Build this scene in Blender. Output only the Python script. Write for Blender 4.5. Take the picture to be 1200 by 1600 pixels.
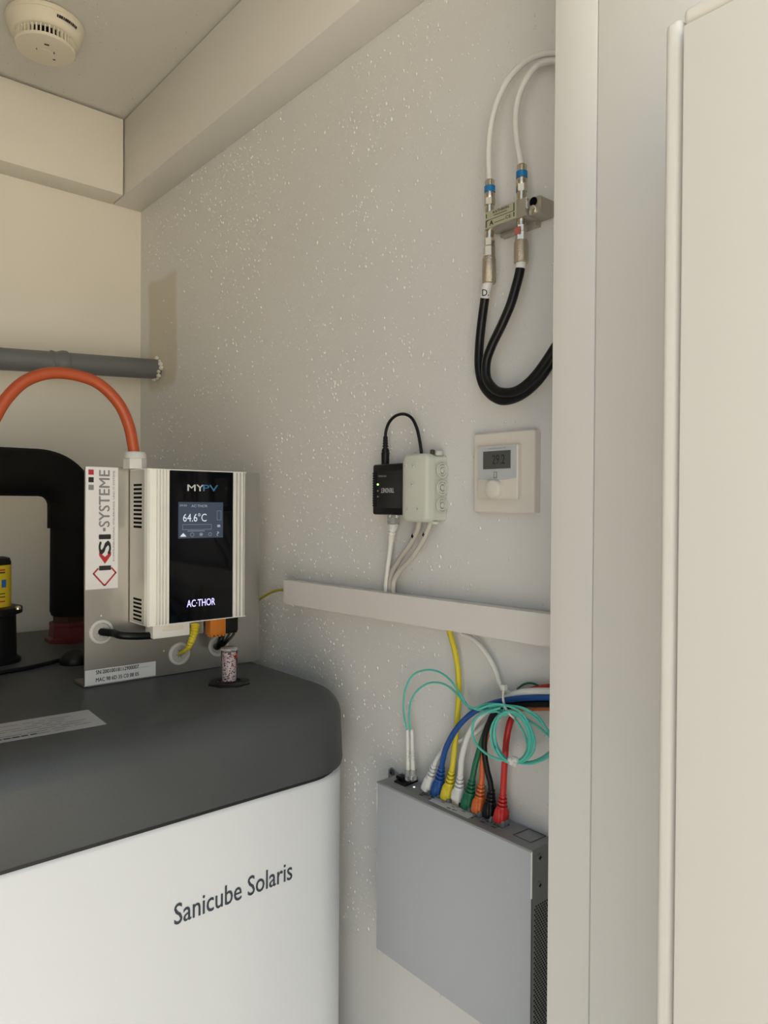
import bpy, bmesh, math, random
import numpy as np
from mathutils import Vector, Matrix
random.seed(4)
for o in list(bpy.data.objects): bpy.data.objects.remove(o)
scene = bpy.context.scene
COL = scene.collection

# ------------------------------------------------------------------ camera, sky, sun, exposure
F_PX, YAW, PITCH, ROLL, CAM_Z = 1135.0, math.radians(40.93), math.radians(-0.563), math.radians(0.374), 1.82
_f = Vector((math.sin(YAW)*math.cos(PITCH), math.cos(YAW)*math.cos(PITCH), math.sin(PITCH)))
_r0 = Vector((math.cos(YAW), -math.sin(YAW), 0)); _u0 = _r0.cross(_f)
CR = _r0*math.cos(ROLL) + _u0*math.sin(ROLL); CU = -_r0*math.sin(ROLL) + _u0*math.cos(ROLL)
cam = bpy.data.cameras.new('camera'); cam_o = bpy.data.objects.new('camera', cam); COL.objects.link(cam_o)
M = Matrix((CR, CU, -_f)).transposed().to_4x4(); M.translation = (0, 0, CAM_Z); cam_o.matrix_world = M
cam.sensor_fit = 'VERTICAL'; cam.sensor_height = 32.0; cam.lens = 32.0*F_PX/1600.0; cam.clip_start = 0.02
scene.camera = cam_o

world = bpy.data.worlds.new('sky'); scene.world = world; world.use_nodes = True
_bg = world.node_tree.nodes['Background']
_bg.inputs[0].default_value = (0.60, 0.80, 1.0, 1); _bg.inputs[1].default_value = 0.80
sun = bpy.data.lights.new('sun', 'SUN'); sun.energy = 15.0; sun.angle = math.radians(1.0); sun.color = (1.0, 0.955, 0.88)
sun_o = bpy.data.objects.new('sun', sun); COL.objects.link(sun_o)
sun_o.rotation_euler = Vector((0.28, 0.42, 1.0)).to_track_quat('Z', 'Y').to_euler()
vs = scene.view_settings
vs.view_transform = 'Standard'; vs.look = 'None'; vs.gamma = 1.0; vs.use_curve_mapping = False
vs.exposure = 0.56

# ------------------------------------------------------------------ pixel -> point on a real plane
def ray(u, v): return _f + CR*((u-600)/F_PX) - CU*((v-800)/F_PX)
def AX(u, v, X): d = ray(u, v); q = d*(X/d.x); return Vector((q.x, q.y, q.z+CAM_Z))
def AY(u, v, Y): d = ray(u, v); q = d*(Y/d.y); return Vector((q.x, q.y, q.z+CAM_Z))
def AZ(u, v, Z): d = ray(u, v); q = d*((Z-CAM_Z)/d.z); return Vector((q.x, q.y, q.z+CAM_Z))
def V(*a): return Vector(a)

# ------------------------------------------------------------------ materials
MATS = {}
def mat(name, col, rough=0.5, metal=0.0, var=0.04, vscale=30.0, bump=0.0, bscale=200.0, emit=None, estr=0.0,
        trans=0.0, ior=1.45, spec=0.5, coat=0.0, alpha=1.0):
    if name in MATS: return MATS[name]
    m = bpy.data.materials.new(name); m.use_nodes = True
    nt = m.node_tree; b = nt.nodes['Principled BSDF']
    tc = nt.nodes.new('ShaderNodeTexCoord')
    n = nt.nodes.new('ShaderNodeTexNoise'); n.inputs['Scale'].default_value = vscale; n.inputs['Detail'].default_value = 4
    nt.links.new(tc.outputs['Object'], n.inputs['Vector'])
    mr = nt.nodes.new('ShaderNodeMapRange'); mr.inputs[3].default_value = 1-var; mr.inputs[4].default_value = 1+var
    nt.links.new(n.outputs[0], mr.inputs[0])
    mx = nt.nodes.new('ShaderNodeVectorMath'); mx.operation = 'SCALE'; mx.inputs[0].default_value = col
    nt.links.new(mr.outputs[0], mx.inputs['Scale']); nt.links.new(mx.outputs[0], b.inputs['Base Color'])
    b.inputs['Roughness'].default_value = rough; b.inputs['Metallic'].default_value = metal
    b.inputs['IOR'].default_value = ior; b.inputs['Specular IOR Level'].default_value = spec
    b.inputs['Transmission Weight'].default_value = trans; b.inputs['Coat Weight'].default_value = coat
    b.inputs['Alpha'].default_value = alpha
    if emit: b.inputs['Emission Color'].default_value = (*emit, 1); b.inputs['Emission Strength'].default_value = estr
    if bump:
        n2 = nt.nodes.new('ShaderNodeTexNoise'); n2.inputs['Scale'].default_value = bscale; n2.inputs['Detail'].default_value = 3
        nt.links.new(tc.outputs['Object'], n2.inputs['Vector'])
        bp = nt.nodes.new('ShaderNodeBump'); bp.inputs['Strength'].default_value = 1.0; bp.inputs['Distance'].default_value = bump
        nt.links.new(n2.outputs[0], bp.inputs['Height']); nt.links.new(bp.outputs[0], b.inputs['Normal'])
    MATS[name] = m; return m

def stucco(name, col, rough, dist, stain=None, lo=0.56, hi=0.74):
    """white textured paint: sparse droplets and brush relief; optional smooth beige repair patch (y0,y1,z0,z1)"""
    m = bpy.data.materials.new(name); m.use_nodes = True; nt = m.node_tree; b = nt.nodes['Principled BSDF']
    L = nt.links.new
    tc = nt.nodes.new('ShaderNodeTexCoord')
    mp = nt.nodes.new('ShaderNodeMapping'); mp.inputs['Scale'].default_value = (1, 1, 0.7); L(tc.outputs['Object'], mp.inputs[0])
    def M2(op, x, y=None, z=None):
        k = nt.nodes.new('ShaderNodeMath'); k.operation = op
        for i, q in enumerate((x, y, z)):
            if q is None: continue
            if isinstance(q, (int, float)): k.inputs[i].default_value = q
            else: L(q, k.inputs[i])
        return k.outputs[0]
    n3 = nt.nodes.new('ShaderNodeTexNoise'); n3.inputs['Scale'].default_value = 6; n3.inputs['Detail'].default_value = 3; L(tc.outputs['Object'], n3.inputs['Vector'])
    thr = nt.nodes.new('ShaderNodeMapRange'); thr.inputs[1].default_value = .35; thr.inputs[2].default_value = .65; thr.inputs[3].default_value = .95; thr.inputs[4].default_value = .25; L(n3.outputs[0], thr.inputs[0])
    total = None
    for scl, amp, rad in ((150, 1.0, .36), (250, .6, .40)):
        vo = nt.nodes.new('ShaderNodeTexVoronoi'); vo.inputs['Scale'].default_value = scl; L(mp.outputs[0], vo.inputs['Vector'])
        sp = nt.nodes.new('ShaderNodeSeparateColor'); L(vo.outputs['Color'], sp.inputs[0])
        on = M2('GREATER_THAN', sp.outputs[0], thr.outputs[0])
        rr = M2('MULTIPLY_ADD', sp.outputs[1], .22, rad-.11)
        dm = M2('SQRT', M2('MAXIMUM', M2('SUBTRACT', 1.0, M2('POWER', M2('DIVIDE', vo.outputs['Distance'], rr), 2.0)), 0.0))
        h = M2('MULTIPLY', M2('MULTIPLY', dm, on), amp)
        total = h if total is None else M2('ADD', total, h)
    n2 = nt.nodes.new('ShaderNodeTexNoise'); n2.inputs['Scale'].default_value = 170; n2.inputs['Detail'].default_value = 3; L(mp.outputs[0], n2.inputs['Vector'])
    ad = nt.nodes.new('ShaderNodeMath'); ad.operation = 'MULTIPLY_ADD'; ad.inputs[1].default_value = .22; L(n2.outputs[0], ad.inputs[0]); L(total, ad.inputs[2])
    soft = nt.nodes.new('ShaderNodeBump'); soft.inputs['Strength'].default_value = .7; soft.inputs['Distance'].default_value = dist*.16
    L(ad.outputs[0], soft.inputs['Height']); L(soft.outputs[0], b.inputs['Normal'])
    n4 = nt.nodes.new('ShaderNodeTexNoise'); n4.inputs['Scale'].default_value = 2.5; n4.inputs['Detail'].default_value = 5; L(tc.outputs['Object'], n4.inputs['Vector'])
    r4 = nt.nodes.new('ShaderNodeMapRange'); r4.inputs[3].default_value = .96; r4.inputs[4].default_value = 1.03; L(n4.outputs[0], r4.inputs[0])
    sc = nt.nodes.new('ShaderNodeVectorMath'); sc.operation = 'SCALE'; sc.inputs[0].default_value = col; L(r4.outputs[0], sc.inputs['Scale'])
    out = sc.outputs[0]
    if stain:
        sx = nt.nodes.new('ShaderNodeSeparateXYZ'); L(tc.outputs['Object'], sx.inputs[0])
        ny = nt.nodes.new('ShaderNodeTexNoise'); ny.inputs['Scale'].default_value = 14; L(tc.outputs['Object'], ny.inputs['Vector'])
        fac = None
        for idx, (a, bb) in ((1, stain[0:2]), (2, stain[2:4])):
            wob = nt.nodes.new('ShaderNodeMath'); wob.operation = 'MULTIPLY_ADD'; wob.inputs[1].default_value = .02; L(ny.outputs[0], wob.inputs[0]); L(sx.outputs[idx], wob.inputs[2])
            for lo_, hi_ in ((a+.008, a+.02), (bb+.02, bb+.008)):
                r = nt.nodes.new('ShaderNodeMapRange'); r.inputs[1].default_value = lo_; r.inputs[2].default_value = hi_; L(wob.outputs[0], r.inputs[0])
                if fac is None: fac = r.outputs[0]
                else:
                    k = nt.nodes.new('ShaderNodeMath'); k.operation = 'MULTIPLY'; L(fac, k.inputs[0]); L(r.outputs[0], k.inputs[1]); fac = k.outputs[0]
        mx = nt.nodes.new('ShaderNodeMix'); mx.data_type = 'RGBA'; mx.inputs[7].default_value = (.63, .585, .50, 1)
        L(fac, mx.inputs[0]); L(out, mx.inputs[6]); out = mx.outputs[2]
    L(out, b.inputs['Base Color'])
    b.inputs['Roughness'].default_value = rough; b.inputs['Specular IOR Level'].default_value = .2
    return m

WHITE = mat('white_lacquer', (.78, .75, .70), .38, var=.012, vscale=4)
CREAM = mat('cream_board', (.80, .76, .67), .5, var=.012, vscale=3, bump=.00005, bscale=300)
DOORW = mat('door_paint', (.78, .74, .67), .45, var=.012, vscale=3)
PLASTW = mat('white_plastic', (.78, .77, .73), .4, var=.01)
DUCTW = mat('duct_plastic', (.74, .70, .67), .45, var=.015)
IVORY = mat('ivory_plastic', (.74, .70, .60), .5, var=.02)
GREYBOX = mat('grey_box_plastic', (.60, .61, .54), .5, var=.015)
BLACKP = mat('black_plastic', (.006, .006, .006), .4, var=.15, spec=.3)
BLACKC = mat('black_cable', (.005, .005, .0055), .35, var=.15, spec=.35)
FOAM = mat('black_foam', (.006, .005, .004), .8, var=.2, bump=.0006, bscale=90, spec=.2)
DARK = mat('dark_void', (.003, .003, .003), .9, var=.1, spec=.1)
ALU = mat('brushed_aluminium', (.42, .41, .385), .36, 0.9, var=.03, vscale=8, bump=.00004, bscale=400)
ALUB = mat('bright_aluminium', (.92, .91, .86), .42, .45, var=.015)
SIDEM = mat('side_sheet', (.50, .48, .45), .42, 0.6, var=.03)
NICKEL = mat('nickel', (.62, .56, .47), .25, 1.0, var=.08, vscale=120)
ZINC = mat('zinc_cast', (.50, .47, .42), .42, 0.85, var=.06)
STEELG = mat('grey_coated_steel', (.47, .49, .52), .45, 0.25, var=.02, vscale=12)
GLASSB = mat('black_glass', (.003, .003, .004), .06, var=.1, spec=.3)
TANKW = mat('white_tank_plastic', (.77, .78, .80), .38, var=.01, vscale=3)
LIDG = mat('dark_grey_lid_plastic', (.061, .066, .070), .48, var=.22, vscale=7, bump=.00015, bscale=350)
PIPEG = mat('grey_pvc', (.16, .165, .165), .4, var=.04)
ORANGE = mat('orange_jacket', (.40, .07, .02), .42, var=.06)
PAPER = mat('sticker_paper', (.72, .71, .70), .45, var=.01)
PAPERG = mat('grey_sticker', (.42, .42, .43), .45, var=.02)
INKK = mat('black_ink', (.012, .012, .014), .5, var=.05)
INKT = mat('slate_ink', (.045, .055, .07), .45, var=.05)
INKG = mat('grey_ink', (.22, .22, .22), .5, var=.05)
INKR = mat('red_ink', (.42, .02, .03), .5, var=.05)
CW = mat('white_jacket', (.72, .71, .67), .42, var=.02)
CGREY = mat('grey_jacket', (.52, .49, .43), .45, var=.03)
COLS = {'white': mat('patch_white', (.70, .70, .69), .4, var=.02), 'blue': mat('patch_blue', (.010, .07, .29), .38, var=.05),
        'yellow': mat('patch_yellow', (.66, .54, .03), .4, var=.04), 'green': mat('patch_green', (.008, .13, .06), .38, var=.05),
        'orange': mat('patch_orange', (.60, .13, .03), .4, var=.05), 'black': mat('patch_black', (.005, .005, .006), .4, var=.1, spec=.3),
        'red': mat('patch_red', (.50, .022, .02), .38, var=.05)}
AQUA = mat('aqua_fibre_jacket', (.10, .52, .43), .38, var=.04)
CLEAR = mat('clear_plastic', (.75, .76, .74), .15, trans=.75, var=.02)

# ------------------------------------------------------------------ mesh helpers (world coordinates)
def B(): return bmesh.new()
def wloc(p):
    l = Vector((0, 0, 0))
    while p is not None: l += p.location; p = p.parent
    return l
def obj(name, bm, m, parent=None, smooth=40, origin=None):
    me = bpy.data.meshes.new(name)
    bmesh.ops.recalc_face_normals(bm, faces=bm.faces)
    off = wloc(parent) if parent else (origin or Vector((0, 0, 0)))
    if parent is None and origin is None and bm.verts:
        xs = [v.co for v in bm.verts]
        off = Vector(((min(c.x for c in xs)+max(c.x for c in xs))/2, (min(c.y for c in xs)+max(c.y for c in xs))/2, min(c.z for c in xs)))
    bmesh.ops.translate(bm, verts=bm.verts, vec=-off)
    bm.to_mesh(me); bm.free(); me.materials.append(m)
    if smooth:
        me.shade_smooth(); me.set_sharp_from_angle(angle=math.radians(smooth))
    o = bpy.data.objects.new(name, me); COL.objects.link(o)
    if parent: o.parent = parent
    else: o.location = off
    return o
def tag(o, label, cat=None, group=None, kind=None):
    o['label'] = label
    if cat: o['category'] = cat
    if group: o['group'] = group
    if kind: o['kind'] = kind
    return o
def thing(name, label, cat, loc, group=None, kind=None):
    o = bpy.data.objects.new(name, None); o.location = loc; o.empty_display_size = .02; COL.objects.link(o)
    return tag(o, label, cat, group, kind)
def struct(name, bm, m, label, **k): return tag(obj(name, bm, m, **k), label, kind='structure')

def box(bm, a, b, bev=0.0, seg=2):
    a, b = Vector(a), Vector(b)
    lo = Vector((min(a.x, b.x), min(a.y, b.y), min(a.z, b.z))); hi = Vector((max(a.x, b.x), max(a.y, b.y), max(a.z, b.z)))
    g = bmesh.ops.create_cube(bm, size=1, matrix=Matrix.Translation((lo+hi)/2) @ Matrix.Diagonal((*(hi-lo), 1)))
    if bev:
        vs_ = set(g['verts']); es = [e for e in bm.edges if e.verts[0] in vs_ and e.verts[1] in vs_]
        bmesh.ops.bevel(bm, geom=es, offset=bev, segments=seg, affect='EDGES', profile=.5)
    return bm
def hexa(bm, p):  # 8 corner points, bottom 4 then top 4
    v = [bm.verts.new(q) for q in p]
    for f in ((0, 1, 2, 3), (4, 5, 6, 7), (0, 1, 5, 4), (1, 2, 6, 5), (2, 3, 7, 6), (3, 0, 4, 7)): bm.faces.new([v[i] for i in f])
    return bm
def frame(d):
    d = Vector(d).normalized(); a = Vector((0, 0, 1)) if abs(d.z) < .9 else Vector((1, 0, 0))
    x = a.cross(d).normalized(); return x, d.cross(x)
def loft(bm, rings, cap=True):
    R_ = [[bm.verts.new(q) for q in r] for r in rings]; n = len(R_[0])
    for i in range(len(R_)-1):
        for j in range(n): bm.faces.new((R_[i][j], R_[i][(j+1) % n], R_[i+1][(j+1) % n], R_[i+1][j]))
    if cap: bm.faces.new(R_[0][::-1]); bm.faces.new(R_[-1])
    return bm
def lathe(bm, c, d, prof, n=24, sq=None, x=None, cap=True):
    """prof = [(s along axis, rx[, ry])]; sq = superellipse exponent"""
    d = Vector(d).normalized(); c = Vector(c)
    if x is None: X_, Y_ = frame(d)
    else: X_ = (Vector(x)-d*Vector(x).dot(d)).normalized(); Y_ = d.cross(X_)
    rings = []
    for pr in prof:
        s, rx = pr[0], pr[1]; ry = pr[2] if len(pr) > 2 else rx; e = 2/(pr[3] if len(pr) > 3 else (sq or 2)); r = []
        for k in range(n):
            a = 2*math.pi*(k+.5)/n; ca, sa = math.cos(a), math.sin(a)
            r.append(c+d*s+X_*rx*math.copysign(abs(ca)**e, ca)+Y_*ry*math.copysign(abs(sa)**e, sa))
        rings.append(r)
    return loft(bm, rings, cap)
def spline(pts, n=8):
    P = [Vector(p) for p in pts]; P = [2*P[0]-P[1]]+P+[2*P[-1]-P[-2]]; out = []
    for i in range(1, len(P)-2):
        a, b, c, d = P[i-1:i+3]
        for k in range(n):
            t = k/n
            out.append(.5*((2*b)+(c-a)*t+(2*a-5*b+4*c-d)*t*t+(3*b-a-3*c+d)*t**3))
    out.append(P[-2]); return out
def tube(bm, pts, r, n=12, sm=8):
    pts = spline(pts, sm) if sm else [Vector(p) for p in pts]
    rings = []; X_ = None
    for i, p in enumerate(pts):
        d = (pts[min(i+1, len(pts)-1)]-pts[max(i-1, 0)]).normalized()
        if X_ is None: X_, _ = frame(d)
        X_ = (X_-d*X_.dot(d)).normalized(); Y_ = d.cross(X_)
        rr = r(i/(len(pts)-1)) if callable(r) else r
        rings.append([p+X_*rr*math.cos(2*math.pi*k/n)+Y_*rr*math.sin(2*math.pi*k/n) for k in range(n)])
    return loft(bm, rings)
def prism(bm, poly, d):  # poly 3D points, extruded by d
    return loft(bm, [poly, [Vector(p)+Vector(d) for p in poly]])
def rrect(x0, x1, y0, y1, r, z, n=10):
    out = []
    for cx, cy, a0 in ((x1-r, y1-r, 0), (x0+r, y1-r, 90), (x0+r, y0+r, 180), (x1-r, y0+r, 270)):
        for k in range(n+1):
            a = math.radians(a0+90*k/n); out.append(V(cx+r*math.cos(a), cy+r*math.sin(a), z))
    return out
def plate(bm, c, ux, uy, w, h, r, t, n=5):
    """rounded plate centred at c in axes ux, uy; t = thickness along ux x uy"""
    ux, uy = Vector(ux).normalized(), Vector(uy).normalized(); nz = ux.cross(uy); c = Vector(c)
    pts = [c+ux*p.x+uy*p.y for p in rrect(-w/2, w/2, -h/2, h/2, r, 0, n)]
    return prism(bm, pts, nz*t)
def holed(bm, o, ux, uy, w, h, holes):
    """flat sheet with rectangular holes (x0,x1,y0,y1) in local metres"""
    o, ux, uy = Vector(o), Vector(ux), Vector(uy)
    xs = sorted({0, w, *[q for k in holes for q in k[:2]]}); ys = sorted({0, h, *[q for k in holes for q in k[2:]]})
    vc = {}
    def vv(x, y):
        if (x, y) not in vc: vc[(x, y)] = bm.verts.new(o+ux*x+uy*y)
        return vc[(x, y)]
    for i in range(len(xs)-1):
        for j in range(len(ys)-1):
            mx_, my_ = (xs[i]+xs[i+1])/2, (ys[j]+ys[j+1])/2
            if any(k[0] < mx_ < k[1] and k[2] < my_ < k[3] for k in holes): continue
            bm.faces.new((vv(xs[i], ys[j]), vv(xs[i+1], ys[j]), vv(xs[i+1], ys[j+1]), vv(xs[i], ys[j+1])))
    return bm
def quad(bm, *p): bm.faces.new([bm.verts.new(q) for q in p]); return bm
def text(name, s, o, ux, uy, w, h, m, parent, bold=0.0, lift=.0003, spacing=1.0):
    """flat printed lettering fitted to a w x h box whose lower left corner is o"""
    cu = bpy.data.curves.new('t', 'FONT'); cu.body = s; cu.resolution_u = 3; cu.space_character = spacing
    t = bpy.data.objects.new('t', cu); COL.objects.link(t)
    dg = bpy.context.evaluated_depsgraph_get(); me = bpy.data.meshes.new_from_object(t.evaluated_get(dg))
    bpy.data.objects.remove(t); bpy.data.curves.remove(cu)
    bm = bmesh.new(); bm.from_mesh(me); bpy.data.meshes.remove(me)
    xs = [v.co.x for v in bm.verts]; ys = [v.co.y for v in bm.verts]
    x0, x1, y0, y1 = min(xs), max(xs), min(ys), max(ys)
    ux, uy = Vector(ux).normalized(), Vector(uy).normalized(); nz = ux.cross(uy)
    if bold:
        base = list(bm.verts)+list(bm.edges)+list(bm.faces)
        for kk, (dx, dy) in enumerate(((-bold, 0), (bold, 0), (0, bold*.5), (0, -bold*.5))):
            dup = bmesh.ops.duplicate(bm, geom=base)['geom']
            bmesh.ops.translate(bm, verts=[g for g in dup if isinstance(g, bmesh.types.BMVert)], vec=(dx, dy, .02*(kk+1)))
    for v in bm.verts: v.co = Vector(o)+ux*((v.co.x-x0)/(x1-x0)*w)+uy*((v.co.y-y0)/(y1-y0)*h)+nz*(lift+v.co.z*.001)
    return obj(name, bm, m, parent, smooth=0)
def disc(bm, c, d, r, t, n=24): return lathe(bm, c, d, [(0, r), (t, r)], n)
def ring(bm, c, d, r, w, n=32, k=8):
    X_, Y_ = frame(d); d = Vector(d).normalized(); c = Vector(c); rings = []
    for i in range(n+1):
        a = 2*math.pi*i/n; e = X_*math.cos(a)+Y_*math.sin(a)
        rings.append([c+e*(r+w*math.cos(2*math.pi*j/k))+d*w*math.sin(2*math.pi*j/k) for j in range(k)])
    return loft(bm, rings, False)

UX, UY, UZ = V(1, 0, 0), V(0, 1, 0), V(0, 0, 1)
WX, WY, CEIL, SOF = 0.65, 1.58, 2.628, 2.466        # right wall, back wall, ceiling, beam soffit

# ------------------------------------------------------------------ structure
wall_m = stucco('textured_wall_paint', (.73, .718, .70), .42, .0016, stain=(1.395, 1.53, 2.06, 2.292))
ceil_m = stucco('textured_ceiling_paint', (.73, .71, .65), .42, .0016)
struct('wall_right', box(B(), (WX, .40, 0), (WX+.12, WY+.12, 2.75)), wall_m, 'white textured wall carrying the cables and boxes', origin=V(0, 0, 0))
struct('wall_back', box(B(), (-.75, WY, 0), (WX, WY+.12, 2.75)), CREAM, 'smooth cream back wall behind the tank')
struct('wall_left', box(B(), (-.75, .40, 0), (-.65, WY, 2.75)), CREAM, 'smooth cream wall at the far left of the room')
bm = B(); box(bm, (-1.6, .18, 0), (-.36, .40, 2.75)); box(bm, (-.36, .18, 2.5), (.55, .40, 2.75)); box(bm, (.556, .18, 0), (1.6, .40, 2.75))
struct('wall_front', bm, CREAM, 'front wall with the doorway')
struct('ceiling', box(B(), (-.75, .40, CEIL), (WX, WY, 2.75)), ceil_m, 'textured cream ceiling', origin=V(0, 0, 0))
struct('floor', box(B(), (-.75, .18, -.1), (WX, WY, 0)), mat('floor_screed', (.35, .34, .32), .7), 'grey floor of the small room')
struct('roof', box(B(), (-1.8, .10, 2.75), (1.8, 3.2, 2.9)), CREAM, 'unseen flat roof over the room, added to keep the sun out')  # out of view, put in so the sun does not leak inside
struct('ground', box(B(), (-25, -30, -.2), (25, .18, -.01)), mat('pale_paving', (.50, .45, .38), .8, var=.12, vscale=2), 'pale paved ground outside the doorway')
# glossy droplets of the textured paint: real little domes, far too many to count
from mathutils import noise as _noise
GLOSSD = mat('glossy_paint_droplet', (.76, .75, .735), .10, var=.01, ior=2.0)
def droplets(name, parent, n, to3, u0, u1, v0, v1, dens, stretch):
    rnd = random.Random(11); verts = []; faces = []; K = 8
    lv = ((1.0, 0.0), (.90, .42), (.62, .76), (.28, .94))
    c = 0
    while c < n:
        a_, b_ = rnd.uniform(u0, u1), rnd.uniform(v0, v1)
        if rnd.random() > dens(a_, b_): continue
        c += 1
        r = .0005+.0012*rnd.random()**2.4; st_ = r*rnd.uniform(1.0, stretch); h = r*rnd.uniform(.55, .9); o = len(verts); tw = rnd.uniform(-.4, .4)
        for rr_, hh in lv:
            for k in range(K):
                t_ = 2*math.pi*k/K; x_, y_ = rr_*r*math.cos(t_), rr_*st_*math.sin(t_)
                verts.append(to3(a_+x_*math.cos(tw)-y_*math.sin(tw), b_+x_*math.sin(tw)+y_*math.cos(tw), h*hh))
        verts.append(to3(a_, b_, h))
        for i in range(3):
            for k in range(K): faces.append((o+i*K+k, o+i*K+(k+1) % K, o+(i+1)*K+(k+1) % K, o+(i+1)*K+k))
        for k in range(K): faces.append((o+3*K+k, o+3*K+(k+1) % K, o+4*K))
    me = bpy.data.meshes.new(name); me.from_pydata(verts, [], faces); me.materials.append(GLOSSD)
    bm = bmesh.new(); bm.from_mesh(me); bmesh.ops.recalc_face_normals(bm, faces=bm.faces); bm.to_mesh(me); bm.free(); me.shade_smooth()
    ob = bpy.data.objects.new(name, me); COL.objects.link(ob); ob.parent = parent; ob['kind'] = 'stuff'
def dw(y, z):
    if 1.385 < y < 1.56 and z > 2.05 and z < 2.31: return .05
    d_ = .5+.9*_noise.noise(Vector((y*4, z*2.2, 3.1)))+.5*_noise.noise(Vector((y*13, z*7, 1.0)))
    return max(.04, d_)*min(1, max(.16, (y-.46)/.25))*(1 if y < 1.3 else .5)
droplets('paint_droplets', bpy.data.objects['wall_right'], 8500, lambda a, b, h: (WX+.0001-h, a, b), .42, WY, 1.2, SOF, dw, 2.0)
def dc_(x, y): return max(.05, .5+.9*_noise.noise(Vector((x*4, y*4, 7.7))))
droplets('paint_droplets', bpy.data.objects['ceiling'], 2600, lambda a, b, h: (a, b, CEIL+.0001-h), -.3, .588, .75, 1.517, dc_, 1.4)
struct('bounce_wall', box(B(), (-9, -9.4, 0), (9, -9.1, 3.2)), mat('bounce_wall_cream', (.74, .68, .57), .8, var=.05, vscale=1.5), 'unseen cream wall across the yard, added to bounce light into the room')  # added out of view so sunlight bounces deeper into the room
# boxed-in beams under the ceiling
struct('trim_1', box(B(), (-.65, 1.517, SOF), (.586, WY, CEIL-.004), .0012), CREAM, 'cream boxed beam along the back wall under the ceiling')
struct('trim_2', box(B(), (.588, .40, SOF), (WX, WY-.001, CEIL-.004), .0012), WHITE, 'off white boxed beam along the right wall under the ceiling')
# door lining on the right: reveal board and outer board with a fine joint between them
struct('trim_3', box(B(), (.55, .3577, 0), (.556, .4015, 2.75), .0009), WHITE, 'white inner reveal board of the doorway')
struct('trim_4', box(B(), (.5504, .178, 0), (.556, .3569, 2.75), .0007), WHITE, 'white outer reveal board of the doorway')
struct('shade_stop', box(B(), (.4685, .18, 0), (.549, .232, 2.105), .001), WHITE, 'unseen white stop behind the open door leaf, added to shade the outer reveal board')  # hidden block added to close the gap and darken the outer board
# door leaf standing open, parallel to the right wall
d = thing('door_1', 'cream door leaf standing open at the right edge', None, V(.44, -.1, 0.01), kind='structure')
obj('door_panel', box(B(), (.42, -.60, .02), (.462, .2145, 2.108), .0015), DOORW, d)
obj('door_backing', box(B(), (.462, -.61, .01), (.468, .2290, 2.120)), DOORW, d)
obj('door_rim', box(B(), (.425, .2180, .01), (.462, .2289, 2.118), .004, 4), DOORW, d)
obj('door_rim', box(B(), (.425, -.61, 2.1115), (.462, .2175, 2.122), .004, 4), DOORW, d)

# ------------------------------------------------------------------ storage tank
TF, TR, TT, TB = .75, .622, 1.572, 1.469       # front, right, top of lid, bottom of lid
TL, TBK = TR-.79, TF+.785
tank = thing('storage_tank', 'white hot water storage tank with dark grey lid and printed name', 'water tank', V((TL+TR)/2, (TF+TBK)/2, 0))
bm = B()
loft(bm, [rrect(TL+i, TR-i, TF+i, TBK-i, .078-i, z, 12) for i, z in ((.012, 0), (.004, .012), (.004, TB-.008), (.010, TB-.002), (.02, TB+.001))])
obj('tank_body', bm, TANKW, tank, 50)
bm = B(); prof = [(.006, TB+.0005), (.001, TB+.003), (0, TB+.008), (.002, TB+.05)]
rf = .038
for k in range(1, 10):
    a = math.radians(10*k); prof.append((.002+rf*(1-math.cos(a)), TT-rf+rf*math.sin(a)))
prof.append((.09, TT))
loft(bm, [rrect(TL+i, TR-i, TF+i, TBK-i, max(.080-i*.8, .02), z, 12) for i, z in prof])
lid = obj('tank_lid', bm, LIDG, tank, 50)
obj('lid_seam', loft(B(), [rrect(TL+i, TR-i, TF+i, TBK-i, .074, z, 12) for i, z in ((.0075, TB-.004), (.0075, TB+.002))]), INKK, lid)
p0, p1, pt = AY(272, 1446, TF+.004), AY(456, 1374, TF+.004), AY(276, 1411, TF+.004)
text('name_lettering', 'Sanicube Solaris', V(p0.x, TF+.004, p0.z), UX, UZ, p1.x-p0.x, (pt.z-p0.z)*.98, INKT, tank, bold=.010, lift=.0006)
# type label on the lid
q = [AZ(167, 1132, TT), AZ(128, 1111, TT)]; e1 = (q[1]-q[0]); e1.z = 0
bx = AZ(0, 1161.5, TT)-q[0]; bx.z = 0; ux = -bx.normalized(); uy = V(0, 0, 1).cross(ux)
h_ = e1.dot(uy); w_ = .20; o_ = q[0]-ux*w_+V(0, 0, .0002)
lab = obj('type_label', plate(B(), o_+ux*w_/2+uy*h_/2, ux, uy, w_, h_, .002, .0003), PAPERG, lid)
bm = B()
for row in range(7):
    x = .012
    while x < w_-.02:
        ln = random.uniform(.006, .03)
        if random.random() < .75: 
            a = o_+ux*x+uy*(h_*(.12+.11*row)); quad(bm, *[a+UZ*.0005+ux*i+uy*j for i, j in ((0, 0), (ln, 0), (ln, .0011), (0, .0011))])
        x += ln+.005
for k in range(9):
    a = o_+ux*(w_-.145+k*.0085)+uy*h_*.10; quad(bm, *[a+UZ*.0006+ux*i+uy*j for i, j in ((0, 0), (.0065, 0), (.0065, .004), (0, .004))])
obj('small_print', bm, INKK, lab, 0)
# seat of the level gauge in the lid
gc = AZ(358, 1067, TT); gc.z = TT
gr = (AZ(392, 1067, TT)-AZ(324, 1067, TT)).length/2
bm = B(); lathe(bm, gc, UZ, [(0, gr), (.0015, gr), (.003, gr*.86), (.003, gr*.6), (.001, gr*.5)], 8, x=UX+UY*.3)
obj('gauge_seat', bm, BLACKP, lid, 20)
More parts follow.
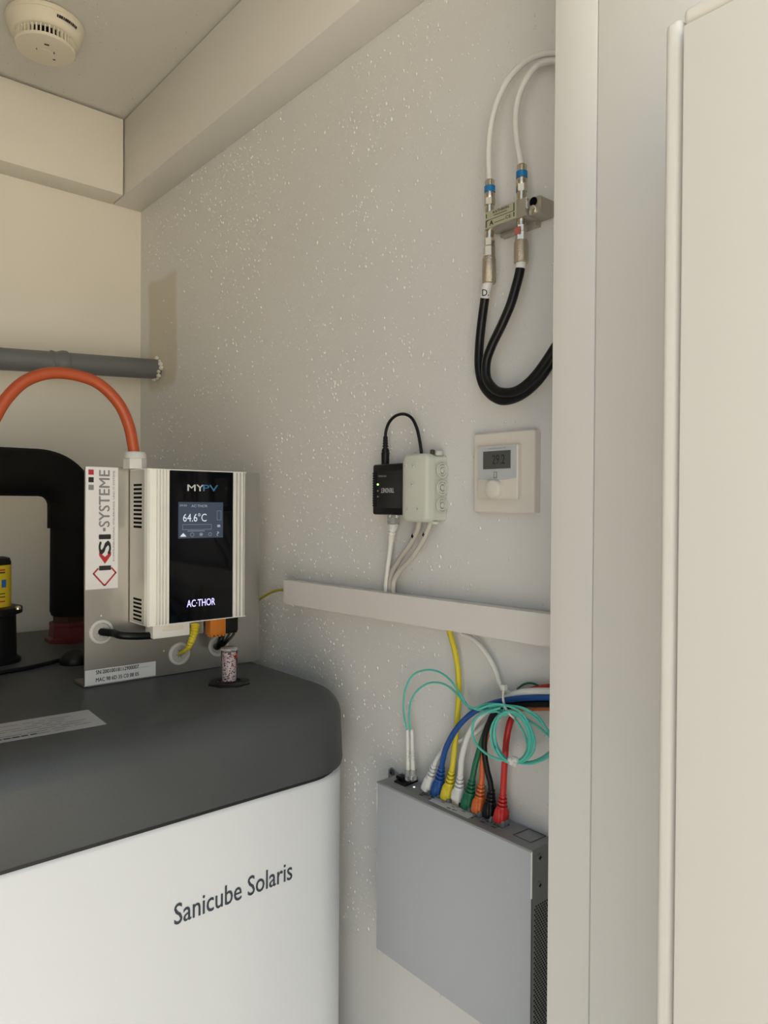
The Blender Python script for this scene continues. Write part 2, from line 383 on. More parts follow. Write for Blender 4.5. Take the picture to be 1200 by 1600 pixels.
# level gauge: clear sight tube with speckled float
g = thing('level_gauge', 'clear sight tube with red speckled float standing in the tank lid', 'gauge', gc+UZ*.003)
tr = .0112; th = AY(358, 1011, gc.y).z-TT
obj('sight_tube', lathe(B(), gc+UZ*.003, UZ, [(0, tr), (th-.006, tr), (th-.0055, tr*.97), (th-.003, tr*.93)], 24, cap=False), mat('sight_tube_plastic', (.9, .9, .9), .08, trans=1.0, ior=1.2, var=.01), g)
fl = mat('speckled_float', (.6, .5, .5), .35, var=.02)
nt = fl.node_tree; n = nt.nodes.new('ShaderNodeTexVoronoi'); n.inputs['Scale'].default_value = 620
cr = nt.nodes.new('ShaderNodeValToRGB'); cr.color_ramp.interpolation = 'CONSTANT'
for i, (ps, c) in enumerate(((0, (.80, .66, .68, 1)), (.45, (.05, .02, .04, 1)), (.62, (.75, .62, .62, 1)), (.85, (.42, .05, .10, 1)))):
    e = cr.color_ramp.elements[i] if i < 2 else cr.color_ramp.elements.new(ps)
    e.position = ps; e.color = c
tcn = nt.nodes.new('ShaderNodeTexCoord'); nt.links.new(tcn.outputs['Object'], n.inputs['Vector']); nt.links.new(n.outputs['Color'], cr.inputs[0])
nt.links.new(cr.outputs[0], nt.nodes['Principled BSDF'].inputs['Base Color'])
obj('float', lathe(B(), gc+UZ*.0035, UZ, [(0, tr*.72), (th-.012, tr*.72), (th-.010, tr*.6)], 20), fl, g)
obj('red_band', lathe(B(), gc+UZ*(th-.016)+V(.0035, -.001, 0), UZ, [(0, tr*.58), (.005, tr*.58)], 16), mat('red_plastic', (.45, .02, .02), .4), g)
obj('tube_cap', lathe(B(), gc+UZ*(th-.004), UZ, [(0, tr*1.02), (.003, tr*1.02), (.004, tr*.9)], 24), CLEAR, g)

# ------------------------------------------------------------------ mounting plate
PY = .993
PL, PR_, PB, PTOP = .3332, .6015, TT+.0008, 1.8695
pl = thing('mounting_plate', 'upright brushed aluminium sheet on the tank lid behind the heater controller', 'metal plate', V((PL+PR_)/2, PY, PB))
obj('sheet', plate(B(), V((PL+PR_)/2, PY+.003, (PB+PTOP)/2), UX, UZ, PR_-PL, PTOP-PB, .005, .003), ALU, pl)
obj('foot', box(B(), (PL, PY+.003, PB), (PR_, PY+.045, PB+.003)), ALU, pl)
# company sticker
s0, s1 = AY(134, 923, PY), AY(184.5, 732, PY)
sx0, sx1, sz0, sz1 = PL+.0008, s1.x, s0.z+.001, s1.z+.001
SW, SH = sx1-sx0, sz1-sz0
st = obj('company_sticker', box(B(), (sx0, PY-.0004, sz0), (sx1, PY, sz1)), PAPER, pl); st['label'] = 'white sticker with red and black lettering running upwards'
def SP(a, b): return V(sx0+SW*a, PY-.0004, sz0+SH*b)     # sticker coordinates 0..1
def stq(name, m, *pts):
    bm = B(); bm.faces.new([bm.verts.new(SP(*p)-UY*.0004) for p in pts]); return obj(name, bm, m, st, 0)
for k, m_ in enumerate((INKR, INKK, INKG)):
    b0 = .935-.062*k; stq('square_mark', m_, (.08, b0), (.24, b0), (.24, b0+.042), (.08, b0+.042))
def stext(s, a0, a1, b0, b1, m_, bold): return text('sticker_lettering', s, SP(a1, b0), UZ, -UX, (b1-b0)*SH, (a1-a0)*SW, m_, st, bold=bold, lift=.0005)
stext('SYSTEME', .40, .73, .51, .975, INKG, .016)
stext('-', .53, .60, .475, .50, INKG, .02)
stext('SI', .40, .77, .290, .440, INKK, .03)
stext('KOMMUNIKATIONS- STEUERUNGS- UND IT-SYSTEME', .83, .89, .225, .975, INKG, .0)
stq('sticker_mark', INKK, (.41, .152), (.78, .152), (.78, .190), (.41, .190))
stq('sticker_mark', INKR, (.41, .275), (.59, .205), (.59, .262), (.41, .305))
stq('sticker_mark', INKR, (.59, .205), (.78, .275), (.78, .305), (.59, .262))
def stline(pts, w):
    bm = B()
    for (a, b), (c, d_) in zip(pts[:-1], pts[1:]):
        p, q_ = SP(a, b), SP(c, d_); dr = (q_-p).normalized(); nn = V(-dr.z, 0, dr.x)*w/2
        quad(bm, *[x_-UY*.0004 for x_ in (p-dr*w*.3+nn, q_+dr*w*.3+nn, q_+dr*w*.3-nn, p-dr*w*.3-nn)])
    return obj('sticker_mark', bm, INKR, st, 0)
stline([(.38, .168), (.24, .128), (.56, .030), (.60, .030), (.93, .128), (.80, .168)], .0021)
# serial sticker
a = AY(134, 1074, PY); b_ = AY(243, 1061, PY); c_ = AY(243, 1033, PY)
ss = obj('serial_sticker', box(B(), (PL+.0005, PY-.0004, PB+.002), (b_.x, PY, c_.z)), PAPER, pl)
w0 = b_.x-PL
text('sticker_lettering', 'SN 20010018112900007', V(PL+w0*.15, PY-.0004, PB+.002+.62*(c_.z-PB)), UX, UZ, w0*.60, .0052, INKK, ss, .02)
text('sticker_lettering', 'MAC 98 6D 35 C0 08 05', V(PL+w0*.15, PY-.0004, PB+.002+.16*(c_.z-PB)), UX, UZ, w0*.60, .0052, INKK, ss, .02)
obj('sticker_line', box(B(), (PL+w0*.15, PY-.0006, PB+.0165), (PL+w0*.9, PY-.0003, PB+.0168)), INKG, ss)
# membrane grommets
RUB = mat('translucent_rubber', (.60, .59, .55), .45, var=.03)
grom = [AY(158, 987, PY), AY(280, 1021, PY), AY(341, 1009, PY)]
for c in grom:
    c.y = PY
    gg = obj('grommet', lathe(B(), c, -UY, [(0, .0165), (.002, .0163), (.0035, .0145), (.0035, .0125), (.0010, .0118), (.0010, .001)], 28), RUB, pl)
    obj('membrane', lathe(B(), c, -UY, [(0, .0117), (.0014, .0117), (.0018, .009), (.0018, .001)], 24), mat('rubber_membrane', (.42, .41, .38), .5), gg)
    bm = B()
    for ang in (20, 110, 65):
        dx = V(math.cos(math.radians(ang)), 0, math.sin(math.radians(ang))); n_ = V(-dx.z, 0, dx.x)
        quad(bm, *[c-UY*.0021+x_ for x_ in (-dx*.008, n_*.0007, dx*.008, -n_*.0007)])
    obj('slit', bm, DARK, gg, 0)
for u, v in ((158, 962), (256, 1017)):
    c = AY(u, v, PY); obj('rivet', lathe(B(), c, -UY, [(0, .0012), (.0008, .001)], 10), ALUB, pl)

# ------------------------------------------------------------------ heater power controller
CF, CBK = .93, PY-.001
CL, CRr, CB, CT = .3932, .5402, 1.6562, 1.8662
ct = thing('power_controller', 'silver wall controller with black glass front and lit display on the metal plate', 'controller', V((CL+CRr)/2, CBK, CB))
gl = AY(265, 850, CF).x; g2 = AY(364, 850, CF).x
def prof_strip(x0, x1, edges, depth=.0016):
    """front outline with grooves: returns list of (x,y) from x0 to x1"""
    pts = []
    for e, f in edges: pts += [(e, CF+depth*f)]
    return pts
L0, L1, R0, R1 = CL, gl, g2, CRr
w = L1-L0
ol = [(L0, CF+.012), (L0+.0006, CF+.003), (L0+.003, CF+.0004), (L0+w*.36, CF)]
for k in range(4):
    x = L0+w*(.40+.145*k); ol += [(x, CF+.0045), (x+w*.04, CF+.0045), (x+w*.045, CF), (x+w*.115, CF)]
ol += [(L1-.0006, CF), (L1, CF+.002)]
w = R1-R0
orr = [(R0, CF+.002), (R0+.0006, CF)]
for k in range(3):
    x = R0+w*(.24+.27*k); orr += [(x, CF+.0002), (x+w*.005, CF+.007), (x+w*.125, CF+.007), (x+w*.13, CF)]
orr += [(R1-.002, CF+.0002), (R1, CF+.002), (R1, CF+.008)]
out = ol+orr+[(R1, CBK-.018), (R1-.012, CBK-.012), (R1-.012, CBK-.006), (L0+.012, CBK-.006)]
out += [(L0+.002, CBK-.006), (L0+.002, CF+.012)]
bm = B(); prism(bm, [V(x, y, CB+.0012) for x, y in out], V(0, 0, CT-CB-.0024)); obj('housing', bm, ALUB, ct, 25)
# vented side sheet with real slots over a dark inside
y0, y1 = CF+.0115, CBK-.002
sd = y1-y0; ho = []
def zat(v): return AX(216, v, CL).z-CB
for va, vb, nn in ((753, 825, 11), (932, 970, 6)):
    za, zb = zat(va), zat(vb); pitch = (za-zb)/nn
    for k in range(nn): ho.append((sd*.16, sd*.74, zb+pitch*k, zb+pitch*(k+.54)))
sp = obj('side_sheet', holed(B(), V(CL-.0002, y1, CB), -UY, UZ, sd, CT-CB, [(sd-h[1], sd-h[0], h[2], h[3]) for h in ho]), SIDEM, ct, 0)
obj('side_return', box(B(), (CL, y1, CB), (CL+.010, y1+.0005, CT)), SIDEM, sp)
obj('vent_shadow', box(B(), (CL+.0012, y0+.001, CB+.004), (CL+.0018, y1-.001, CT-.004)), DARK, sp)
for z0, z1 in ((CT-.0012, CT), (CB, CB+.0012)): obj('end_cap', box(B(), (CL-.0004, CF-.0003, z0), (CRr+.0004, CBK-.003, z1)), ALUB, ct)
gp = obj('glass_front', box(B(), (gl+.0004, CF+.0002, CB+.0014), (g2-.0004, CF+.0022, CT-.0014)), GLASSB, ct)
def cfp(u, v): p = AY(u, v, CF); return V(p.x, CF, p.z)
a, b_ = cfp(278.5, 841.5), cfp(348.5, 785)
SCR = mat('lcd_backlight', (.03, .04, .06), .2, emit=(.13, .18, .27), estr=.13, var=.1)
scn = obj('display', box(B(), (a.x, CF-.0001, a.z), (b_.x, CF+.0002, b_.z)), SCR, gp)
SW_, SH_ = b_.x-a.x, b_.z-a.z
LIT = mat('lcd_white', (.5, .55, .6), .4, emit=(.6, .68, .76), estr=.35)
DIM = mat('lcd_dim', (.3, .33, .4), .4, emit=(.3, .36, .44), estr=.22)
def dtext(s, x, y, w, h, m_=LIT, bold=0): return text('display_lettering', s, V(a.x+SW_*x, CF-.0001, a.z+SH_*y), UX, UZ, SW_*w, SH_*h, m_, scn, bold)
dtext('64.6°C', .10, .46, .52, .23); dtext('AC·THOR', .28, .86, .36, .07, DIM); dtext('09:50', .03, .88, .15, .05, DIM)
dtext('?', .85, .05, .06, .12, DIM)
def dline(pts, wd, m_=DIM):
    bm = B()
    for (p, q_), (r_, s_) in zip(pts[:-1], pts[1:]):
        A_, B_ = V(a.x+SW_*p, CF-.0004, a.z+SH_*q_), V(a.x+SW_*r_, CF-.0004, a.z+SH_*s_); dr = (B_-A_).normalized(); nn = V(-dr.z, 0, dr.x)*wd/2
        quad(bm, A_+nn, B_+nn, B_-nn, A_-nn)
    return obj('display_mark', bm, m_, scn, 0)
dline([(.09, .24), (.73, .24), (.73, .38), (.09, .38), (.09, .24)], .0003)
dline([(.86, .50), (.95, .50), (.95, .76), (.86, .76), (.86, .50)], .0003)
dline([(.20, .20), (.58, .20)], .0006); dline([(.04, .05), (.17, .05)], .0005, LIT)
bm = B(); bm.faces.new([bm.verts.new(V(a.x+SW_*x, CF-.0004, a.z+SH_*y)) for x, y in ((.04, .06), (.17, .06), (.105, .15))]); obj('display_mark', bm, LIT, scn, 0)
for cx, r_ in ((.30, .042), (.50, .036), (.70, .036)):
    dline([(cx+r_*math.cos(k*math.pi/5), .10+r_*1.25*math.sin(k*math.pi/5)) for k in range(11)], .0004)
for cx, cy, s_ in ((.90, .33, .035), (.50, .10, .02)):
    bm = B(); quad(bm, *[V(a.x+SW_*(cx+i*s_), CF-.0004, a.z+SH_*(cy+j*s_)) for i, j in ((-1, -1), (1, -1), (1, 1), (-1, 1))]); obj('display_mark', bm, DIM, scn, 0)
a2, b2 = cfp(293, 767), cfp(340, 755.5)
lw = b2.x-a2.x; lh = .0088
text('brand_lettering', 'MY', V(a2.x, CF+.0002, a2.z), UX, UZ, lw*.53, lh, mat('silver_ink', (.55, .55, .55), .35), gp, .012)
text('brand_lettering', 'PV', V(a2.x+lw*.51, CF+.0002, a2.z), UX, UZ, lw*.50, lh, mat('blue_ink', (.04, .16, .30), .35), gp, .012)
a3, b3 = cfp(292, 949), cfp(336, 936)
text('lit_lettering', 'AC·THOR', V(a3.x, CF+.0002, a3.z), UX, UZ, b3.x-a3.x, .0098, mat('violet_backlit', (.4, .4, .6), .4, emit=(.50, .45, 1.0), estr=1.0), gp, .006)
# cable gland on top
gx = AY(211, 727, .962).x; gY = .962
gd = obj('cable_gland', lathe(B(), V(gx, gY, CT), UZ, [(0, .0150), (.0135, .0150), (.0145, .0142)], 6, x=UX+UY*.2), IVORY if False else mat('gland_grey', (.55, .55, .53), .45), ct, 20)
obj('gland_cap', lathe(B(), V(gx, gY, CT+.0140), UZ, [(0, .0146), (.006, .0144), (.0088, .0125), (.0095, .0085)], 24), MATS['gland_grey'], gd)
# plugs under the controller
pA, pB = AY(233, 1004, .957), AY(290, 983, .957)
pw = obj('mains_plug', box(B(), (pA.x, .945, CB-.0205), (pB.x+.001, .972, CB-.0005), .0022), PLASTW, ct)
obj('plug_grip', box(B(), (pA.x+.014, .9445, CB-.011), (pB.x-.009, .947, CB-.0045), .0008), IVORY, pw)
def under(u0, u1, v, Y, dep, name, m_, par, bev=.0006):
    x0_, x1_ = AY(u0, 975, Y).x, AY(u1, 975, Y).x; zb = AY((u0+u1)/2, v, Y).z
    return obj(name, box(B(), (x0_, Y, zb), (x1_, Y+dep, CB-.0003), bev), m_, par)
oplug = under(329, 353, 992, .952, .016, 'terminal_plug', mat('orange_terminal', (.62, .20, .02), .45), ct)
bplug = under(354, 372, 986, .955, .016, 'terminal_plug', BLACKP, ct)
under(293, 303, 981, .957, .010, 'network_port', NICKEL, ct); under(306, 318, 990, .972, .012, 'clear_connector', CLEAR, ct)
for pg, nsc in ((oplug, 4), (bplug, 4)):
    xs = [v.co.x for v in pg.data.vertices]; zs = [v.co.z for v in pg.data.vertices]; ys = [v.co.y for v in pg.data.vertices]; wl = wloc(pg)
    for k in range(nsc):
        cx = min(xs)+(max(xs)-min(xs))*(k+.5)/nsc+wl.x
        obj('clamp_nose', box(B(), (cx-.0014, min(ys)+wl.y+.001, min(zs)+wl.z-.003), (cx+.0014, max(ys)+wl.y-.004, min(zs)+wl.z)), pg.data.materials[0], pg)

# cables at the controller
c0 = grom[0]
t = tag(obj('power_cable', tube(B(), [c0+V(-.004, .03, .002), c0+V(0, 0, 0), c0+V(.010, -.016, -.001), AY(190, 993, .962), AY(215, 994, .957), AY(238, 993, .957)], .0052), BLACKC),
        'short black cable from left grommet of the metal plate to the white plug', 'cable')
t = thing('control_cable', 'yellow network lead with ribbed boot looping under the controller into a grommet', 'cable', AY(298, 979, .958))
bp_ = spline([AY(304, 976, .960), AY(303, 988, .956), AY(299, 1001, .954), AY(294, 1012, .960), AY(287, 1018, .972), AY(281, 1021, .990), grom[1]+UY*.02], 10)
nb = len(bp_)
def ribr(t_): return (.0076-.0045*min(t_/.6, 1)) * (1.0 if int(t_*36) % 2 == 0 or t_ > .55 else .84)
obj('ribbed_boot', tube(B(), bp_, ribr, 12, 0), COLS['yellow'], t, 20)
t = thing('sensor_wires', 'black sensor wires bunched from the terminal plugs into the right grommet', 'cable', AY(345, 992, .962))
for (u, v), off in (((345, 992), 0), ((350, 992), .001), ((359, 987), .0), ((366, 987), .001)):
    obj('wire', tube(B(), [AY(u, v-4, .962+off), AY(u-1, v+4, .962+off), AY((u+345)/2-1, 1003, .965+off*2), AY(341+(u-345)*.2, 1011, .978), grom[2]+V((u-350)*.0001, .015, 0)], .0019, 8), BLACKC, t)
obj('wire_sleeve', tube(B(), [AY(347, 993, .964), AY(344, 1002, .965), AY(340, 1011, .978), grom[2]+UY*.012], .0046, 10), BLACKC, t)
t = tag(obj('supply_cable', tube(B(), [V(gx, gY, CT+.012), AY(208, 697, gY), AY(201, 664, gY), AY(185, 630, gY), AY(155, 600, gY), AY(118, 586, gY), AY(78, 583, gY), AY(42, 594, gY), AY(16, 616, gY), AY(-4, 645, gY), AY(-30, 700, gY), AY(-60, 790, gY+.02), AY(-75, 900, gY+.03), V(AY(-82, 960, gY+.03).x, gY+.03, TT+.012), V(AY(-90, 960, gY+.03).x-.02, gY+.03, TT+.008), V(-.10, gY+.02, TT+.008)], .0074, 16), ORANGE),
        'thick orange cable arching from the gland on top of the controller', 'cable')

# ------------------------------------------------------------------ back corner: drain pipe, insulated pipe, pump
pe = AX(247, 577, WX)
PYb = pe.y
pl_ = AY(-40, 558, PYb)
dp = thing('drain_pipe', 'grey plastic drain pipe along the back wall ending in the right wall', 'pipe', (pe+pl_)/2)
dr = (pe-pl_).normalized(); prd = 15.3*(pe-V(0, 0, CAM_Z)).dot(_f)/F_PX
obj('pipe_run', tube(B(), [V(-.645, PYb, pe.z+(pe.z-pl_.z)/(pe.x-pl_.x)*(-.645-pe.x)), pe+dr*.03], prd, 24, 1), PIPEG, dp)
cl_ = AY(92, 561, PYb); t_ = (cl_.x-pl_.x)/(pe.x-pl_.x); cl_ = pl_.lerp(pe, t_)
obj('socket_collar', lathe(B(), cl_-dr*.018, dr, [(0, prd), (.004, prd*1.12), (.012, prd*1.02), (.014, prd*1.02), (.024, prd*1.16), (.032, prd*1.16), (.036, prd)], 28), PIPEG, dp)
ic = AY(247, 577, PYb)
bm = B()
for k in range(16):
    a_ = 2*math.pi*k/16; r_ = prd*random.uniform(1.0, 1.14)
    c = pe+V(-random.uniform(.002, .008), math.cos(a_)*r_, math.sin(a_)*r_); bmesh.ops.create_icosphere(bm, subdivisions=1, radius=random.uniform(.003, .006), matrix=Matrix.Translation(c))
obj('filler_rim', bm, CREAM, dp)
# insulated pipe
ib = AZ(110, 1000, TT); IY = ib.y
def iy(u, v, Y=None): return AY(u, v, Y or IY)
ir = 31*((iy(110, 900)-V(0, 0, CAM_Z)).dot(_f))/F_PX
t = thing('insulated_pipe', 'pipe elbow in thick black foam insulation rising from the tank lid', 'pipe', V(ib.x, IY, TT))
ex = iy(113, 900).x
zh = iy(20, 737).z; Ra = .058
epts = [V(ex-.40, IY, zh), V(ex-.2, IY, zh), V(ex-Ra-.02, IY, zh)]+[V(ex-Ra+Ra*math.sin(math.radians(k*15)), IY, zh-Ra+Ra*math.cos(math.radians(k*15))) for k in range(0, 7)]+[V(ex, IY, iy(110, 825).z)]
obj('foam_elbow', tube(B(), epts, ir*1.16, 24, 4), FOAM, t)
obj('foam_sleeve', lathe(B(), V(ex+.002, IY, iy(110, 960).z), UZ, [(0, ir*1.02), (.008, ir*1.1), (iy(110, 800).z-iy(110, 960).z-.008, ir*1.08), (iy(110, 800).z-iy(110, 960).z, ir*.96)], 22), FOAM, t)
RB = mat('dark_red_plastic', (.09, .010, .009), .45)
zt = iy(110, 958).z-TT
bs = obj('base_flange', lathe(B(), V(ex-.002, IY, TT), UZ, [(0, ir*1.22), (.006, ir*1.22), (.009, ir*1.05), (zt*.55, ir*1.0), (zt*.6, ir*1.02), (zt*.72, ir*1.0)], 8), RB, t, 20)
obj('brass_nut', lathe(B(), V(ex, IY, TT+zt*.7), UZ, [(0, ir*.92), (zt*.6, ir*.92)], 6), mat('aged_brass', (.10, .06, .03), .4, .8), t, 20)
# pump with yellow label at the left edge
pb = AZ(8, 1032, TT); PYp = pb.y
def py(u, v): return AY(u, v, PYp)
px1 = 1.0*((py(10, 900)-V(0, 0, CAM_Z)).dot(_f))/F_PX
pc = py(-12, 1000).x
t = thing('circulation_pump', 'black pump head with yellow label at the left edge', 'pump', V(pc, PYp, TT))
obj('pump_body', lathe(B(), V(pc, PYp, TT), UZ, [(0, 40*px1), (5*px1, 40*px1), (9*px1, 34*px1), (py(0, 960).z-TT, 33*px1), (py(0, 957).z-TT, 42*px1), (py(0, 948).z-TT, 42*px1), (py(0, 946).z-TT, 34*px1)], 28), BLACKP, t)
obj('pump_cap', lathe(B(), V(pc, PYp, py(0, 948).z), UZ, [(0, 26*px1), (70*px1, 26*px1), (76*px1, 24*px1), (78*px1, 18*px1)], 28), BLACKP, t)
pm = obj('pump_label', lathe(B(), V(pc, PYp, py(0, 946).z), UZ, [(0, 26.3*px1), (64*px1, 26.3*px1)], 28, cap=False), mat('yellow_label', (.62, .46, .02), .45), t)
lm = mat('blue_label', (.02, .12, .35), .4)
for za, zb, m_ in ((30, 42, lm), (8, 10, INKR), (15, 16.5, INKK), (20, 21.5, INKK), (52, 54, INKK), (56, 58, INKR)):
    bm = B(); n_ = 8
    a0, a1 = (-75, -58) if m_ is lm else (-100, -62)
    pts = [[V(pc+26.6*px1*math.cos(math.radians(a0+(a1-a0)*k/n_)), PYp+26.6*px1*math.sin(math.radians(a0+(a1-a0)*k/n_)), py(0, 946).z+z*px1) for k in range(n_+1)] for z in (za, zb)]
    for k in range(n_): quad(bm, pts[0][k], pts[0][k+1], pts[1][k+1], pts[1][k])
    obj('label_mark', bm, m_, pm, 0)
sc_ = py(17, 955)
obj('screw_head', lathe(B(), V(py(18, 950).x, PYp-36*px1, py(18, 948).z), UZ, [(0, 5*px1), (3*px1, 5*px1), (5*px1, 3*px1)], 10), NICKEL, t)
# loose black lead lying on the lid, with a rubber cap at its end
t = thing('loose_lead', 'thin black lead with rubber cap lying on the dusty tank lid', 'cable', AZ(110, 1038, TT))
obj('lead', tube(B(), [AZ(-150, 1090, TT)+UZ*.0035, AZ(-40, 1066, TT)+UZ*.0035, AZ(0, 1055, TT)+UZ*.0035, AZ(45, 1047, TT)+UZ*.0035, AZ(90, 1037, TT)+UZ*.0045, AZ(112, 1033, TT)+UZ*.008], .0032, 8), BLACKC, t)
rc = AZ(118, 1036, TT)
obj('rubber_cap', lathe(B(), rc, UZ, [(0, .023), (.006, .024), (.014, .020), (.020, .011), (.0215, .004)], 16), BLACKP, t)

# ------------------------------------------------------------------ smoke detector
sc = AZ(71, 34, CEIL); rS = 57*((sc-V(0, 0, CAM_Z)).dot(_f))/F_PX
sd_ = thing('smoke_detector', 'round ivory smoke detector on the ceiling', 'smoke alarm', sc)
SMK = mat('ivory_detector_plastic', (.76, .70, .56), .45, var=.01)
obj('detector_base', lathe(B(), sc, -UZ, [(0, rS*.93), (.003, rS*.99), (.007, rS), (.010, rS*.99), (.0105, rS*.97), (.012, rS*.97), (.026, rS*.89), (.030, rS*.84), (.031, rS*.80)], 48), SMK, sd_)
obj('sensing_chamber', lathe(B(), sc-UZ*.030, -UZ, [(0, rS*.66), (.015, rS*.66)], 40), DARK, sd_)
cap = obj('detector_cap', lathe(B(), sc-UZ*.0435, -UZ, [(0, rS*.76), (.0025, rS*.765), (.0045, rS*.74), (.006, rS*.60), (.0068, rS*.3)], 48), SMK, sd_)
for k in range(44):
    a_ = 2*math.pi*k/44; e = V(math.cos(a_), math.sin(a_), 0); s_ = V(-e.y, e.x, 0)
    p = sc+e*rS*.72-UZ*.0295; bm = B()
    hexa(bm, [p+e*x_+s_*y_-UZ*z_ for z_ in (.0155, 0) for x_, y_ in ((-.003, -.0010), (.0025, -.0010), (.0025, .0010), (-.003, .0010))])
    obj('slat', bm, SMK, sd_, 0)
fc = sc-UZ*.0505
to = (V(0, 0, 0)-V(sc.x, sc.y, 0)).normalized(); si = V(-to.y, to.x, 0)
for (u, v), (w_, h_) in (((73, 70), (.0075, .0028)), ((84.5, 93.5), (.004, .0022)), ((84.5, 83), (.0018, .005)), ((57, 76), (.0014, .004))):
    c = AZ(u, v, fc.z); bm = B(); hexa(bm, [c+si*i*w_/2+to*j*h_/2+UZ*k for k in (-.0004, .003) for i, j in ((-1, -1), (1, -1), (1, 1), (-1, 1))])
    obj('indicator_mark', bm, INKK, cap)
obj('test_button', lathe(B(), fc-to*.004, -UZ, [(-.001, .0125), (.0006, .012), (.0008, .0105)], 24), SMK, cap)
# row of small dark letters round the rim (too small to read)
bm = B(); ab = math.atan2(-sc.y, -sc.x)
for k in range(11):
    a_ = ab+math.radians(18+3.4*k); e = V(math.cos(a_), math.sin(a_), 0); s_ = V(-e.y, e.x, 0)
    p = sc+e*(rS*.945)-UZ*.018; wd = random.uniform(.0010, .0017); up_ = (UZ*.014+e*rS*.08).normalized()
    quad(bm, *[p+e*.0006+s_*i*wd+up_*j*.0022 for i, j in ((-1, -1), (1, -1), (1, 1), (-1, 1))])
obj('rim_lettering', bm, INKK, sd_, 0)

# ------------------------------------------------------------------ cable duct
dX = .62
dl0, dl1 = AX(443, 943, dX), AX(443, 906.5, dX); dr0, dr1 = AX(856, 1011, dX), AX(856, 960, dX)
def ext(a, b, Y): k = (Y-a.y)/(b.y-a.y); return a.lerp(b, k)
r0_, r1_ = ext(dl0, dr0, .405), ext(dl1, dr1, .405)
du = thing('cable_duct', 'white plastic cable duct running along the textured wall', 'cable duct', V(WX, (dl0.y+.405)/2, r0_.z))
def dsec(p0, p1, xa, xb): return [V(xa, p0.y, p0.z), V(xb, p0.y, p0.z), V(xb, p1.y, p1.z), V(xa, p1.y, p1.z)]
bm = B(); loft(bm, [dsec(dl0, dl1, dX, dX+.0028), dsec(r0_, r1_, dX, dX+.0028)])
# lid skin of the duct: front + lips; base: back + floor + ceiling strips
for a_, b_, zz in ((dl0, r0_, 1), (dl1, r1_, -1)):
    loft(bm, [[V(dX+.0028, a_.y, a_.z), V(dX+.012, a_.y, a_.z), V(dX+.012, a_.y, a_.z+zz*.0016), V(dX+.0028, a_.y, a_.z+zz*.0016)],
              [V(dX+.0028, b_.y, b_.z), V(dX+.012, b_.y, b_.z), V(dX+.012, b_.y, b_.z+zz*.0016), V(dX+.0028, b_.y, b_.z+zz*.0016)]])
obj('duct_cover', bm, DUCTW, du, 20)
bm = B(); e_ = UZ*.0018
loft(bm, [dsec(dl0+e_, dl1-e_, WX-.002, WX), dsec(r0_+e_, r1_-e_, WX-.002, WX)])
for a_, b_, zz in ((dl0+e_, r0_+e_, 1), (dl1-e_, r1_-e_, -1)):
    loft(bm, [[V(dX+.003, a_.y, a_.z), V(WX, a_.y, a_.z), V(WX, a_.y, a_.z+zz*.0015), V(dX+.003, a_.y, a_.z+zz*.0015)],
              [V(dX+.003, b_.y, b_.z), V(WX, b_.y, b_.z), V(WX, b_.y, b_.z+zz*.0015), V(dX+.003, b_.y, b_.z+zz*.0015)]])
obj('duct_base', bm, DUCTW, du, 20)
tag(obj('earth_lead', tube(B(), [AX(470, 922, .636), AX(443, 921.5, .636), AX(428, 924, .634), AX(414, 931, .632), AX(404, 938, .63), AX(392, 948, .625), V(.56, 1.03, 1.66)], .0022, 8), mat('olive_yellow_jacket', (.34, .30, .02), .45)),
    'thin yellow lead leaving the left end of the duct towards the metal plate', 'cable')

# ------------------------------------------------------------------ media converter
MX = .620
m0, m1 = AX(580.5, 804, MX), AX(581, 726, MX)
mz0, mz1, my1, my0 = m0.z, m1.z, m1.y, .6725
mc = thing('media_converter', 'small black converter box with green light beside the junction box', 'network device', V(WX, (my0+my1)/2, mz0))
bm = B(); box(bm, (MX+.001, my0, mz0), (WX-.001, my1, mz1), .003, 3); obj('case', bm, BLACKP, mc)
bm = B()
for k in range(14):
    z = mz0+.012+k*(mz1-mz0-.024)/13; box(bm, (MX+.0004, my1-.008, z-.0011), (MX+.002, my1-.0015, z+.0011))
obj('grip_ribs', bm, BLACKP, mc)
fp = obj('face_plate', plate(B(), V(MX+.0012, (my0+my1-.009)/2, (mz0+mz1)/2), -UY, UZ, my1-my0-.012, mz1-mz0-.018, .003, .001), mat('black_gloss', (.01, .01, .011), .22), mc)
a_ = AX(596, 763, MX); b_ = AX(616, 770, MX)
text('brand_lettering', 'TRENDNET', V(MX, b_.y, a_.z), UY, -UZ, a_.y-b_.y, .0058, mat('silver_ink', (.55, .55, .55), .35), fp, .02, lift=.0006)
bm = B()
for k in range(6):
    p = AX(592+k*2.2, 744, MX); box(bm, (MX-.0004, p.y-.0006, p.z-.0012), (MX, p.y+.0006, p.z+.0012))
obj('small_print', bm, INKG, fp)
GLED = mat('green_led', (.2, .6, .1), .4, emit=(.35, 1.0, .15), estr=3.0)
for v, m_ in ((757, GLED), (767, INKG), (776, INKG)):
    obj('indicator_led', lathe(B(), AX(590.5, v, MX)+V(.0005, 0, 0), -UX, [(0, .0012), (.0012, .0012), (.0016, .0006)], 10), m_, mc)
